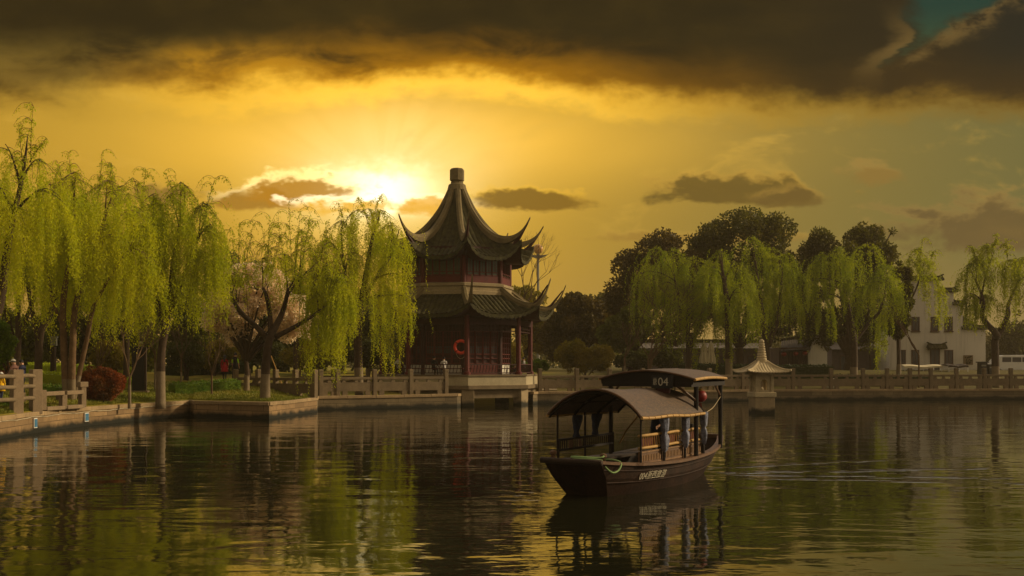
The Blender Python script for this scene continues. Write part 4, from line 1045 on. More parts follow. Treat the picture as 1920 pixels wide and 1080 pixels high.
def crm_r(pts, rad, n=6):
    op, orr = [], []
    for i in range(len(pts) - 1):
        a, b, c, d = pts[max(i - 1, 0)], pts[i], pts[i + 1], pts[min(i + 2, len(pts) - 1)]
        for j in range(n):
            u = j / n; op.append(.5 * ((2 * b) + (c - a) * u + (2 * a - 5 * b + 4 * c - d) * u * u + (3 * b - a - 3 * c + d) * u ** 3)); orr.append(rad[i] + (rad[i + 1] - rad[i]) * u)
    return op + [pts[-1]], orr + [rad[-1]]
def auto_clusters(px0, px1, yt, yb, n, strands, seed, nst=1, hw=None, ragged=.25):
    r = random.Random(seed); out = []; c = (px0 + px1) / 2; h = (px1 - px0) / 2
    for i in range(n):
        f = -1 + 2 * (i + .5) / n + r.uniform(-.5, .5) / n; y0 = yt + (yb - yt) * .36 * f * f + r.uniform(0, 1) ** 1.6 * (yb - yt) * .30
        y1 = yb - r.uniform(0, ragged) * (yb - yt) - .06 * (yb - yt) * (1 - abs(f)); w = (hw or h * .30) * r.uniform(.75, 1.25)
        out.append((c + f * (h - w * .7), y0, y1, w, strands, i % nst))
    return out

def puffs_mesh(centres, radii, n_per, leaf, rg, flat=.85):
    Ps, Ax = [], []
    for c, r in zip(centres, radii):
        n = int(n_per * (r / np.mean(radii)) ** 2); d = rg.normal(size=(n, 3)); d /= np.linalg.norm(d, axis=1, keepdims=True)
        q = r * (.45 + .62 * rg.uniform(0, 1, n) ** .5); p = np.array(c) + d * q[:, None] * np.array([1, 1, flat])
        a = d * .6 + rg.normal(size=(n, 3)) * .8; a /= np.linalg.norm(a, axis=1, keepdims=True); Ps.append(p); Ax.append(a)
    Pn = np.concatenate(Ps); ax = np.concatenate(Ax); n = len(Pn)
    return leaves_mesh(Pn, ax, rg.uniform(.6, 1.25, n) * leaf, rg.uniform(.22, .36, n) * leaf, rg)
def crown_puffs(D, ells, rg, depth=.8, pr=(.16, .30), n=26):
    cs, rs = [], []
    for (px, y, rx, ry) in ells:
        c = P(px, y, D); s = D / F
        for i in range(n):
            d = rg.normal(size=3); d /= np.linalg.norm(d); q = rg.uniform(.35, 1.0) ** .5; pr_ = rg.uniform(*pr) * min(rx, ry) * s * 1.35
            k = np.array([max(rx * s - pr_ * .8, .05), max(rx * s * depth - pr_ * .8, .05), max(ry * s - pr_ * .8, .05)])
            cs.append(np.array(c) + d * q * k); rs.append(pr_)
        for i in range(n // 3):
            d = rg.normal(size=3); d /= np.linalg.norm(d); k = np.array([rx * s, rx * s * depth, ry * s]) * rg.uniform(.78, .98)
            cs.append(np.array(c) + d * k); rs.append(rg.uniform(.06, .12) * min(rx, ry) * s * 1.35)
    return cs, rs
def branchy(mb, rnd, p, d, l, r, depth, spread=.55, up=.15, out=None):
    q = p + d * l; m = (p + q) / 2 + Vector((rnd.uniform(-.05, .05) * l, rnd.uniform(-.05, .05) * l, 0)); mb.tube([p, m, q], [r, r * .85, r * .68], 5 if r > .03 else 3, cap=False)
    if out is not None and depth <= 1: out.append((m, q))
    if depth == 0: return
    for i in range(rnd.choice((2, 2, 3))):
        e = (d + Vector((rnd.gauss(0, spread), rnd.gauss(0, spread), rnd.gauss(up, spread * .5)))).normalized()
        branchy(mb, rnd, q, e, l * rnd.uniform(.6, .85), r * .64, depth - 1, spread, up, out)
def broadleaf(name, label, cat, bpx, D, ells, mat, group=None, seed=1, leaf=.30, n_per=240, npf=26, trunk_r=.28, wash=0, limbs=5, depth=.8, pr=(.16, .30), fork=None):
    rg = np.random.default_rng(seed); rnd = random.Random(seed); g = G(bpx, D); t = thing(name, label, cat, g, group)
    cs, rs = crown_puffs(D, ells, rg, depth, pr, npf)
    low = min(P(px, y + ry, D).z for px, y, rx, ry in ells); tops = [P(px, y, D) for px, y, rx, ry in ells]
    fz = fork if fork is not None else max(low + .2, g.z + .4); tr = MB(); f = Vector((g.x, g.y, fz))
    pts = [Vector((g.x, g.y, g.z - .3)), Vector((g.x + .05, g.y, g.z + min(wash or .5, fz - g.z - .1))), (g + f) / 2 + Vector((rnd.uniform(-.12, .12), 0, 0)), f]
    pts.sort(key=lambda v: v.z); k = crm_r(pts, [trunk_r * 1.25, trunk_r, trunk_r * .9, trunk_r * .8]); tr.tube(k[0], k[1], 8, mats=[1 if wash and q.z < g.z + wash else 0 for q in k[0]])
    for i in range(limbs * len(ells)):
        e = Vector(cs[rnd.randrange(len(cs))]); tr.tube(bez(f - Vector((0, 0, .1)), Vector((f.x * .6 + e.x * .4, f.y * .6 + e.y * .4, f.z * .35 + e.z * .65)), e, 5), [trunk_r * .5 * (1 - j / 6.2) + .012 for j in range(6)], 5)
    tr.build('trunk', ['bark', 'whitewash'], t, smooth=True)
    V, Q = puffs_mesh(cs, rs, n_per, leaf, rg); np_obj('crown', V, Q, mat, t); return t
def bush(name, label, cat, px, D, ells, mat, seed=1, leaf=.13, n_per=220, npf=20, group=None, depth=.9, pr=(.2, .38)):
    rg = np.random.default_rng(seed); rnd = random.Random(seed); g = G(px, D); t = thing(name, label, cat, g, group); cs, rs = crown_puffs(D, ells, rg, depth, pr, npf)
    st = MB()
    for i in range(8):
        e = Vector(cs[rnd.randrange(len(cs))]); st.tube(bez(g + Vector((rnd.uniform(-.2, .2), 0, -.15)), Vector((g.x, g.y, (g.z + e.z) / 2)), e, 3), [.05, .04, .03, .02], 5)
    st.build('stem', 'bark', t); V, Q = puffs_mesh(cs, rs, n_per, leaf, rg); np_obj('crown', V, Q, mat, t); return t
def bare_tree(label, px, D, height_px, seed, r=.07, depth=4, wash=1.0, spread=.42, stems=1, fork=.28, group='bare young trees on the lawn', mat='twig', leafy=None, width=1.0):
    rnd = random.Random(seed); g = G(px, D); t = thing('bare_tree', label, 'bare tree', g, group); hgt = height_px * D / F; b = MB(); out = []
    for s in range(stems):
        base = g + Vector((rnd.uniform(-.1, .1) * (stems > 1), 0, -.15)); fk = g + Vector((rnd.uniform(-.3, .3) * (stems > 1), 0, hgt * fork))
        wz = min(wash, hgt * fork * .8)
        b.tube([base, base + Vector((0, 0, .15 + wz)), base * .3 + fk * .7, fk], [r * 1.2, r, r * .9, r * .85], 7, mats=[1 if wash else 0, 0, 0, 0])
        for i in range(3):
            a = rnd.uniform(0, 2 * PI) ; d = Vector((math.cos(a) * .6 * width, math.sin(a) * .35, 1)).normalized(); branchy(b, rnd, fk, d, hgt * (1 - fork) * .36, r * .6, depth - 1, spread, .22, out)
    b.build('trunk', [mat, 'whitewash'], t)
    if leafy:
        m, n, ls = leafy; rg = np.random.default_rng(seed); idx = rg.integers(0, len(out), n); f = rg.uniform(0, 1, n)
        A_ = np.array([tuple(o[0]) for o in out]); B_ = np.array([tuple(o[1]) for o in out]); Pn = A_[idx] + (B_ - A_)[idx] * f[:, None] + rg.normal(0, .10, (n, 3))
        ax = rg.normal(size=(n, 3)); ax /= np.linalg.norm(ax, axis=1, keepdims=True); V, Q = leaves_mesh(Pn, ax, rg.uniform(.6, 1.2, n) * ls, rg.uniform(.3, .5, n) * ls, rg); np_obj('crown', V, Q, m, t)
    return t

# willows on the left shore
willow('tall yellow leaning willow at the left edge, its long bare shoots the highest of all', -24, 47,
       [[(-24, 760, .3), (-18, 640, .26), (0, 560, .22), (22, 440, .15), (38, 330, .09), (46, 250, .04)], [(-20, 650, .2), (-40, 500, .16), (-60, 380, .1)]],
       [(22, 262, 520, 50, 60, 0), (62, 300, 560, 52, 90, 0), (-6, 318, 585, 60, 90, 0), (40, 385, 640, 60, 120, 0), (-40, 330, 600, 60, 60, 1), (96, 352, 560, 45, 80, 0)],
       'willow_yellow', [(40, 300, 46, 190), (38, 330, 22, 225), (44, 300, 78, 255)], seed=3, leaf=0.125)
willow('many stemmed yellow willow behind the red dome bush, trunks light brown', 132, 50.5,
       [[(126, 735, .20), (122, 650, .17), (126, 560, .15), (140, 440, .10), (150, 340, .05)], [(134, 735, .20), (140, 650, .17), (146, 560, .14), (176, 440, .10), (205, 350, .04)], [(136, 715, .13), (160, 640, .12), (185, 565, .10), (250, 450, .06)], [(122, 620, .09), (100, 560, .08), (86, 450, .05)]],
       [(110, 330, 600, 52, 120, 3), (160, 322, 610, 55, 140, 0), (205, 345, 640, 58, 160, 1), (250, 385, 655, 50, 150, 2), (90, 400, 620, 48, 110, 3), (140, 420, 620, 60, 120, 0), (268, 455, 660, 40, 110, 2), (215, 450, 665, 55, 130, 1), (180, 400, 625, 60, 110, 1)],
       'willow_yellow', [(148, 380, 140, 292), (176, 400, 182, 282), (205, 380, 196, 300), (110, 360, 96, 300)], seed=4, leaf=0.125, barkm='bark_light', wash=.8)
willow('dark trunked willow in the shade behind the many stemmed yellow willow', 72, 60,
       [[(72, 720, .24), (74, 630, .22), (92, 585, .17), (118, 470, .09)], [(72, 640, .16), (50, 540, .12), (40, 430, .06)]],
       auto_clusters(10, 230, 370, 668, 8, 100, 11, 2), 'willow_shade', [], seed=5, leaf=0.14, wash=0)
willow('green willow with straight whitewashed trunk right of the dark information board', 302, 53.5,
       [[(301, 740, .27), (301, 660, .21), (312, 590, .18), (326, 500, .17), (345, 400, .08)], [(308, 620, .15), (290, 520, .12), (285, 410, .06)], [(316, 590, .15), (352, 500, .11), (385, 400, .05)]],
       [(345, 345, 620, 45, 130, 0), (385, 372, 660, 40, 150, 2), (400, 430, 640, 26, 100, 2), (300, 370, 640, 48, 150, 1), (330, 420, 650, 52, 130, 0), (275, 430, 640, 42, 120, 1), (365, 450, 655, 46, 120, 2), (320, 360, 560, 50, 90, 0)],
       'willow_green', [(330, 400, 302, 318), (372, 420, 398, 332), (350, 390, 352, 352)], seed=6, leaf=0.125)
willow('sparse dark limbed willow with forked limbs and whitewashed foot on the landing lawn', 497, 57.5,
       [[(497, 745, .30), (499, 690, .24), (508, 638, .21), (528, 585, .15), (546, 548, .12)], [(506, 640, .19), (480, 612, .15), (452, 585, .13), (440, 558, .09)], [(507, 640, .16), (506, 590, .13), (503, 555, .11), (494, 541, .09)], [(516, 632, .15), (556, 612, .12), (590, 592, .09), (612, 572, .07)]],
       [(452, 500, 600, 30, 36, 1), (535, 470, 570, 36, 36, 0), (490, 490, 580, 30, 30, 2), (585, 490, 610, 34, 60, 0), (612, 490, 705, 28, 130, 3), (640, 515, 725, 20, 130, 3), (592, 530, 690, 22, 90, 3), (425, 510, 590, 20, 22, 1), (562, 500, 610, 30, 36, 0)],
       'willow_green', [(546, 552, 534, 372), (546, 552, 560, 392), (548, 550, 586, 416), (540, 556, 516, 400), (440, 560, 430, 432), (440, 560, 448, 420), (436, 562, 412, 470), (446, 566, 470, 440), (494, 544, 484, 418), (494, 544, 504, 404), (496, 546, 522, 440), (612, 574, 640, 456), (608, 578, 600, 436), (560, 610, 572, 450), (470, 600, 462, 470)], tip=False, dens=1.4, seed=7, leaf=0.12)
willow('bright green willow against the setting sun just left of the pavilion', 674, 69,
       [[(674, 705, .30), (672, 620, .26), (680, 540, .2), (700, 450, .1), (712, 400, .05)], [(674, 610, .18), (650, 530, .14), (640, 430, .06)], [(680, 560, .15), (730, 480, .11), (750, 430, .05)]],
       [(690, 385, 560, 40, 100, 0), (645, 410, 600, 40, 120, 1), (730, 400, 610, 34, 120, 2), (738, 445, 640, 20, 90, 2), (620, 455, 650, 30, 100, 1), (700, 450, 640, 46, 110, 0), (754, 505, 660, 12, 44, 2), (662, 470, 640, 46, 110, 1), (728, 490, 690, 22, 100, 2), (610, 500, 640, 22, 60, 1), (768, 540, 650, 9, 26, 2), (715, 400, 600, 40, 110, 0), (670, 395, 560, 36, 90, 1)],
       'willow_yellow', [(690, 420, 672, 372), (700, 420, 716, 368), (650, 430, 640, 385)], seed=8, leaf=.13, dens=1.0)
willow('airy yellow green willow filling the gap between the yellow and the green willow', 236, 64,
       [[(236, 722, .2), (238, 640, .18), (230, 560, .14), (222, 450, .08)], [(238, 640, .15), (262, 540, .11), (275, 430, .06)]],
       [(225, 338, 600, 46, 110, 0), (262, 345, 640, 44, 120, 1), (290, 372, 640, 40, 110, 1), (200, 372, 600, 44, 90, 0), (245, 410, 660, 50, 130, 1)], 'willow_green', [(226, 400, 214, 312), (262, 400, 270, 318)], seed=16, leaf=.14, wash=0)
willow('yellowish willow in the second row behind the tall leaning one', 30, 62,
       [[(30, 722, .2), (34, 640, .18), (30, 560, .14), (36, 420, .08)], [(32, 640, .15), (70, 540, .11), (92, 400, .06)], [(30, 650, .14), (0, 540, .1), (-10, 420, .06)]],
       [(30, 316, 600, 46, 110, 0), (80, 322, 620, 46, 120, 1), (116, 348, 640, 44, 110, 1), (-6, 340, 620, 44, 110, 2), (50, 410, 660, 54, 130, 0)], 'willow_yellow', [(84, 380, 92, 300), (116, 390, 124, 308)], seed=17, leaf=.14, wash=0)
willow('thin green willow behind the sparse dark limbed one, its shoots against the bright cloud', 556, 68,
       [[(556, 716, .18), (556, 640, .16), (560, 560, .12), (566, 470, .07)], [(556, 620, .13), (590, 540, .1), (606, 460, .05)]],
       [(566, 428, 600, 36, 60, 0), (604, 436, 640, 36, 90, 1), (530, 470, 600, 34, 50, 0), (585, 500, 660, 40, 90, 1)], 'willow_yellow', [(566, 460, 574, 402), (604, 460, 612, 412)], seed=18, leaf=.14, wash=0)
# right shore
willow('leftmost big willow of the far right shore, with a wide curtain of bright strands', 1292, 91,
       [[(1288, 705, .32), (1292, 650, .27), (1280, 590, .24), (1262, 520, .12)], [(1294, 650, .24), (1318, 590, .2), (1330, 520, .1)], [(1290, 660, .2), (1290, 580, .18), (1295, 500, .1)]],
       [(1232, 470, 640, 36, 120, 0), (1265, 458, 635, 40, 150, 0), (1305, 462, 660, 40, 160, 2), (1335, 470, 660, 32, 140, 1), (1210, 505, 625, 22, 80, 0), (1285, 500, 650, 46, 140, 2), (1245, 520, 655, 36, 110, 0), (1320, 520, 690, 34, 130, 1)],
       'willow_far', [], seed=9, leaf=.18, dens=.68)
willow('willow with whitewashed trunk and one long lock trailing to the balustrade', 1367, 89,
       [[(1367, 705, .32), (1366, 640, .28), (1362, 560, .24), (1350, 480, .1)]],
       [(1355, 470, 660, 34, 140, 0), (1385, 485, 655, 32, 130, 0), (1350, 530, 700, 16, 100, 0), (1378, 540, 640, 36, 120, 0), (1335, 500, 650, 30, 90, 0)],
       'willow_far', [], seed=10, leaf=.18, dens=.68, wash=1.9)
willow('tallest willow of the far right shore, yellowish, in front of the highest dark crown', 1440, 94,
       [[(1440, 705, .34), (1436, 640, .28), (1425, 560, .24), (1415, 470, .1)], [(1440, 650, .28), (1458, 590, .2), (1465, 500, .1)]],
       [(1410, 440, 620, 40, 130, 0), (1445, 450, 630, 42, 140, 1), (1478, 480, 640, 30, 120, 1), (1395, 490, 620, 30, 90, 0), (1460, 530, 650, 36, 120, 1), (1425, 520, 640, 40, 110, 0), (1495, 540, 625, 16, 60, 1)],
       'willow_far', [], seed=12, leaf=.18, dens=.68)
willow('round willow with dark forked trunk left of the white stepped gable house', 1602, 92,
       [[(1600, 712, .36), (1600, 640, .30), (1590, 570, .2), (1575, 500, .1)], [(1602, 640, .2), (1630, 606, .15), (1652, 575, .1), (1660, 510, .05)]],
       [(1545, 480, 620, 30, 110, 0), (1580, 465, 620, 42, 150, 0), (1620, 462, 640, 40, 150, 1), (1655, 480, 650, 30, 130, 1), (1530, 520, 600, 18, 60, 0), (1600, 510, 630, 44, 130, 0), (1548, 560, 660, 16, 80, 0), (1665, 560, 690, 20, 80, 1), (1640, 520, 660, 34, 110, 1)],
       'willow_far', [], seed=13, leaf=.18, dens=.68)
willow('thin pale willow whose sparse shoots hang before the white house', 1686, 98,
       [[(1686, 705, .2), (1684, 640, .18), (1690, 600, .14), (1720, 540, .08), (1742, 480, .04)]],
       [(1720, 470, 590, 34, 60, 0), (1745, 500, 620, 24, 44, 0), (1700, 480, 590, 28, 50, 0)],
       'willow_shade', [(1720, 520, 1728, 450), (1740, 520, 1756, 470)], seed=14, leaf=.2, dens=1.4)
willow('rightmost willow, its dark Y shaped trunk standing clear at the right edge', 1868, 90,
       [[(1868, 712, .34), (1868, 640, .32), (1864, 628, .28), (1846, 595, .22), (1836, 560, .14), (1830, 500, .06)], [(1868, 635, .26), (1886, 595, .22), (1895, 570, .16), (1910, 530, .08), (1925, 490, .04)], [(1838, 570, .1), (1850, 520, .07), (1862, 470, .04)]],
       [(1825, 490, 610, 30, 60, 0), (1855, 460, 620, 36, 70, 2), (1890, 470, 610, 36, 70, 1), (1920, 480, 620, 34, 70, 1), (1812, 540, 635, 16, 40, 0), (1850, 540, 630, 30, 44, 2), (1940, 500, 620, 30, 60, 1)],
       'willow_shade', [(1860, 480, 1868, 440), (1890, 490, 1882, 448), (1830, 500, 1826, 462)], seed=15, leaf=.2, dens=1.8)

# dark evergreens and broadleaf trees behind
GB = 'broad dark trees behind the willows'
broadleaf('camphor_tree', 'broad brownish dark tree nearest the pavilion in the far right group', 'broadleaf tree', 1190, 104, [(1230, 490, 90, 66), (1182, 560, 50, 74), (1260, 560, 80, 100)], 'camphor_brown', GB, 21, .32, 280, 25, .4)
broadleaf('camphor_tree', 'tallest dark round crowned tree, highest of the far right group', 'broadleaf tree', 1385, 106, [(1388, 456, 110, 82), (1330, 530, 84, 100), (1445, 545, 80, 110), (1296, 505, 56, 74)], 'camphor', GB, 22, .32, 290, 26, .5)
broadleaf('camphor_tree', 'dark square crowned tree between the tallest dark tree and the white house', 'broadleaf tree', 1590, 107, [(1570, 478, 74, 64), (1635, 470, 50, 68), (1535, 560, 66, 100), (1630, 570, 62, 100), (1506, 545, 44, 84)], 'camphor', GB, 23, .32, 280, 23, .45)
broadleaf('camphor_tree', 'narrow dark tree touching the left corner of the white house', 'broadleaf tree', 1684, 96, [(1690, 540, 28, 56), (1686, 600, 26, 40)], 'camphor', GB, 24, .32, 240, 20, .2, wash=1.2)
broadleaf('maple_tree', 'rusty brown rounded tree just right of the pavilion roof', 'broadleaf tree', 1090, 112, [(1085, 600, 58, 54), (1050, 630, 40, 46), (1120, 620, 36, 46)], 'camphor_brown', GB, 25, .42, 220, 24, .3)
broadleaf('broadleaf_tree', 'dull thin crowned tree half hidden behind the upper floor of the pavilion', 'broadleaf tree', 985, 118, [(985, 575, 46, 44), (1010, 620, 50, 50)], 'shrub_yellow', GB, 26, .42, 160, 20, .3)
broadleaf('broadleaf_tree', 'low dark tree between the rusty tree and the leftmost big willow', 'broadleaf tree', 1170, 100, [(1165, 625, 46, 42), (1190, 600, 40, 40)], 'evergreen', GB, 27, .34, 200, 20, .2)
for i, (px, D, e, m, lab) in enumerate([
    (20, 78, [(30, 640, 70, 70), (-40, 600, 70, 90)], 'evergreen', 'dark evergreen behind the leaning yellow willow at the left edge'),
    (150, 82, [(150, 610, 80, 90)], 'shrub_dark', 'very dark tree filling the gap behind the red dome bush'),
    (245, 80, [(240, 600, 70, 100), (260, 660, 60, 50)], 'evergreen', 'tall dark evergreen behind the information board'),
    (350, 84, [(350, 600, 66, 90), (370, 660, 60, 44)], 'evergreen', 'dark evergreen behind the green willow and left of the blossom tree'),
    (455, 92, [(440, 560, 70, 110), (480, 640, 60, 60)], 'shrub_dark', 'dark tree behind the pink blossom tree'),
    (560, 90, [(560, 600, 66, 90), (600, 660, 50, 40)], 'evergreen', 'dark green tree behind the sparse dark limbed willow'),
    (690, 96, [(690, 610, 80, 80), (640, 660, 60, 40)], 'evergreen', 'dark green tree behind the willow beside the pavilion'),
    (790, 100, [(790, 640, 60, 60), (740, 660, 40, 40)], 'shrub_dark', 'dark tree seen between the left columns of the pavilion')]):
    broadleaf('evergreen_tree', lab, 'evergreen tree', px, D, e, m, 'evergreens behind the left lawn', 40 + i, .36, 200, 24, .25, fork=2.6)
# far, faded trees along the horizon
for i, (px, D, e, lab) in enumerate([
    (1885, 165, [(1885, 660, 50, 46), (1925, 640, 50, 60)], 'hazy dark tree behind the rightmost willow'),
    (1960, 150, [(1960, 640, 60, 70)], 'hazy dark tree at the very right edge of the shore'),
    (1130, 150, [(1130, 600, 44, 60)], 'faded tree far behind the rusty brown tree')]):
    broadleaf('distant_tree', lab, 'distant tree', px, D, e, 'camphor', 'distant trees', 60 + i, .5, 170, 20, .3)

def treeline():
    rg = np.random.default_rng(77); cs, rs = [], []
    for i in range(430):
        px = rg.uniform(-500, 2500); D = rg.uniform(185, 260); top = (636 if px > 830 else 588) + 16 * math.sin(px * .011) + 10 * math.sin(px * .037 + 1) + (26 if px > 1650 else 0) * 0
        hgt = (686 - top) / F * D; r = rg.uniform(1.3, 2.6); zc = H - 1.0 + rg.uniform(.0, 1) ** .7 * (hgt - r * .4); cs.append(np.array(((px - 960) / F * D, D, zc))); rs.append(r)
    V, Q = puffs_mesh(cs, rs, 150, .8, rg); o = np_obj('treeline', V, Q, 'camphor', None); tag(o, 'far continuous band of dark trees along the horizon', 'woods', kind='stuff')
treeline()
# undergrowth and shrubs
for i, (px, D, e, m, lab, lf) in enumerate([
    (1098, 88, [(1078, 668, 38, 34), (1122, 672, 34, 28)], 'shrub_yellow', 'twin yellow green shrub beside the stone steps right of the pavilion', .2),
    (1245, 96, [(1248, 668, 34, 26)], 'shrub_dark', 'dark round shrub left of the leftmost big willow', .24),
    (1010, 90, [(1012, 686, 18, 12)], 'hedge', 'small bright green shrub touching the right rail of the pavilion', .18),
    (590, 78, [(580, 665, 60, 36)], 'shrub_yellow', 'olive shrub behind the balustrade, right of the sparse dark limbed willow', .2),
    (690, 86, [(700, 670, 50, 34)], 'shrub_dark', 'dark shrub between the bright willow and the pavilion', .2),
    (775, 92, [(770, 670, 34, 34)], 'shrub_yellow', 'olive shrub seen through the left columns of the pavilion', .22),
    (545, 84, [(530, 672, 40, 28)], 'shrub_dark', 'dark shrub behind the leaning wooden prop', .2),
    (215, 68, [(205, 672, 46, 34)], 'shrub_yellow', 'brownish shrub between the red dome bush and the bare V shaped tree', .18),
    (350, 72, [(345, 670, 46, 32)], 'shrub_dark', 'dark shrub behind the green willow and left of the walkers', .18),
    (400, 76, [(410, 668, 40, 32)], 'shrub_yellow', 'olive shrub behind the red jacketed walker', .18),
    (20, 52, [(-6, 640, 36, 56)], 'hedge', 'bright green bush at the left edge above the tall stone posts', .16),
    (4, 56, [(2, 700, 22, 24)], 'red_bush', 'small red bush at the left edge behind the stone rails', .14),
    (1180, 98, [(1190, 676, 40, 24)], 'shrub_dark', 'dark low shrub behind the whitewashed sapling', .22),
    (960, 92, [(958, 672, 30, 34)], 'shrub_yellow', 'olive shrub seen between the right columns of the pavilion', .22)]):
    bush('shrub', lab, 'shrub', px, D, e, m, 70 + i, lf, 260, 18, 'shrubs on the shore')
bush('dome_bush', 'red leaved bush clipped to a dome on the left lawn', 'bush', 188, 52, [(187, 718, 46, 33), (187, 728, 42, 26)], 'red_bush', 90, .10, 420, 46, pr=(.22, .36))
# white flowers and low plants by the stone posts
bush('flower_bed', 'low green plants with a white flower at the foot of the tall stone posts', 'plants', 16, 43.5, [(12, 762, 24, 14)], 'hedge', 91, .12, 160, 14)

broadleaf('blossom_tree', 'pink white blossom tree behind the sparse dark limbed willow', 'blossom tree', 462, 62.5, [(440, 590, 62, 56), (545, 600, 50, 52), (480, 535, 70, 48), (415, 580, 34, 46)], 'blossom', None, 101, .18, 190, 26, .16, wash=.9, limbs=7, fork=3.0)
bare_tree('slim bare tree with V shaped pale limbs right of the red dome bush', 243, 51.5, 150, 102, .075, 5, 1.0, .3, 1, .34)
bare_tree('small bare tree on the lawn left of the red jacketed walker', 397, 60, 120, 103, .06, 5, .0, .38, 1, .3)
bare_tree('thin whitewashed sapling just left of the straight whitewashed willow', 291, 62, 130, 104, .06, 4, 1.6, .3, 1, .5)
bare_tree('whitewashed sapling standing at the edge of the olive shrubs on the left lawn', 340, 68, 120, 105, .06, 4, .8, .4, 1, .4)
bare_tree('bare tree with brown twigs directly behind the red dome bush', 182, 64, 165, 106, .06, 5, .0, .36, 3, .2)
bare_tree('whitewashed sapling left of the dark round shrub beyond the boat', 1171, 90, 110, 107, .10, 5, 1.3, .45, 1, .4)
bare_tree('wide bare tree with many stems before the leftmost big willow', 1216, 90, 190, 108, .10, 6, .0, .45, 3, .22, width=1.5)
bare_tree('bare young tree in front of the white house door', 1723, 90, 175, 109, .08, 5, .0, .34, 1, .35)
bare_tree('leafless tree rising behind the right roof corner of the pavilion', 968, 104, 240, 110, .12, 6, .0, .42, 1, .4, width=1.3)
bare_tree('tall thin bare tree in shade behind the landing lawn', 432, 80, 230, 111, .1, 6, .0, .4, 2, .25, width=1.3)
bare_tree('brown twiggy tree behind the shoulder of the bright willow', 640, 86, 210, 112, .1, 6, .0, .42, 2, .25, width=1.3)

# ------------------------------------------------------------------ hedges and grass
def hedge(label, pa, pb, Da, Db, h, w, mat, seed, leaf=.11, dens=150, z0=0):
    rg = np.random.default_rng(seed); a, b = G(pa, Da), G(pb, Db); t = thing('hedge', label, 'hedge', (a + b) / 2, 'clipped hedges'); l = (b - a).length; d = (b - a) / l; n = Vector((d.y, -d.x, 0))
    m = MB(); K = max(2, int(l / 1.5))
    for i in range(K):
        f0, f1 = i / K, (i + 1) / K; p0 = a + (b - a) * f0; p1 = a + (b - a) * f1
        g0, g1 = ground_z(p0.x, p0.y) + z0, ground_z(p1.x, p1.y) + z0
        vs = [Vector((p.x, p.y, 0)) + n * s + Vector((0, 0, z)) for p, gz in ((p0, g0), (p1, g1)) for s, z in ((w / 2 - .06, gz - .1), (w / 2 - .06, gz + h - .06), (-w / 2 + .06, gz + h - .06), (-w / 2 + .06, gz - .1))]
        m.add(vs, [(0, 1, 5, 4), (1, 2, 6, 5), (2, 3, 7, 6)])
    m.build('stems', mat, t)
    N = int(l * (w + h) * dens); f = rg.uniform(0, 1, N); sel = rg.uniform(0, 1, N) < w / (w + h); P0 = np.array(a)[None] + np.array(b - a)[None] * f[:, None]
    gz = np.interp(f, np.linspace(0, 1, 21), [ground_z(*(a + (b - a) * q).xy) for q in np.linspace(0, 1, 21)]) + z0
    off = np.where(sel, rg.uniform(-w / 2, w / 2, N), w / 2 + rg.normal(0, .03, N)); P0[:, 0] += n.x * off; P0[:, 1] += n.y * off
    P0[:, 2] = gz + np.where(sel, h + rg.normal(0, .045, N), rg.uniform(0, h, N)); ax = rg.normal(size=(N, 3)); ax[:, 2] += .4; ax /= np.linalg.norm(ax, axis=1, keepdims=True)
    V, Q = leaves_mesh(P0, ax, rg.uniform(.6, 1.3, N) * leaf, rg.uniform(.25, .4, N) * leaf, rg); np_obj('crown', V, Q, mat, t)
hedge('yellow green ground cover bed, highest and farthest on the left slope', 55, 250, 70, 72, .5, 4.0, 'hedge_lime', 1, .14, 60)
hedge('bright lime ground cover bed in the middle of the left slope', 70, 262, 61, 63, .42, 3.6, 'hedge_lime', 2, .13, 70)
hedge('green ground cover bed in front of the lime beds, behind the low stone railing', 74, 150, 53, 54, .36, 2.4, 'hedge', 3, .12, 90)
hedge('clipped green hedge on the landing lawn left of the balustrade', 322, 444, 61, 63.5, .55, 1.2, 'hedge', 4)
hedge('longer dark clipped hedge behind the walkers', 300, 470, 76, 79, .7, 1.4, 'hedge_dark', 5, .14, 80)
hedge('long dark hedge at the feet of the far right willows', 1276, 1556, 95, 97, 1.0, 1.6, 'hedge_dark', 6, .16, 60)
hedge('dark hedge along the lawn before the white house', 1556, 1742, 92, 92, .8, 1.4, 'hedge_dark', 7, .16, 60)
hedge('low green hedge far behind the steps beyond the pavilion', 930, 1016, 96, 96, .7, 1.2, 'hedge', 8, .16, 60)
def grass():
    rg = np.random.default_rng(9); pts = []
    while len(pts) < 26000:
        px = rg.uniform(-40, 600); k = (px - 960) / F; r = bank_dist(k, 1); d = .7 + rg.uniform(0, 1) ** 1.6 * 13; a = math.atan(k); x, y = math.sin(a) * (r + d), math.cos(a) * (r + d)
        if y > 70: continue
        pts.append((x, y, ground_z(x, y) - .02))
    Pn = np.array(pts); n = len(Pn); ax = rg.normal(size=(n, 3)) * .35; ax[:, 2] = 1; ax /= np.linalg.norm(ax, axis=1, keepdims=True)
    V, Q = leaves_mesh(Pn, ax, rg.uniform(.06, .16, n), rg.uniform(.012, .03, n), rg); o = np_obj('grass', V, Q, 'grass'); tag(o, 'short yellowish green grass on the left lawn', 'grass', kind='stuff')
grass()

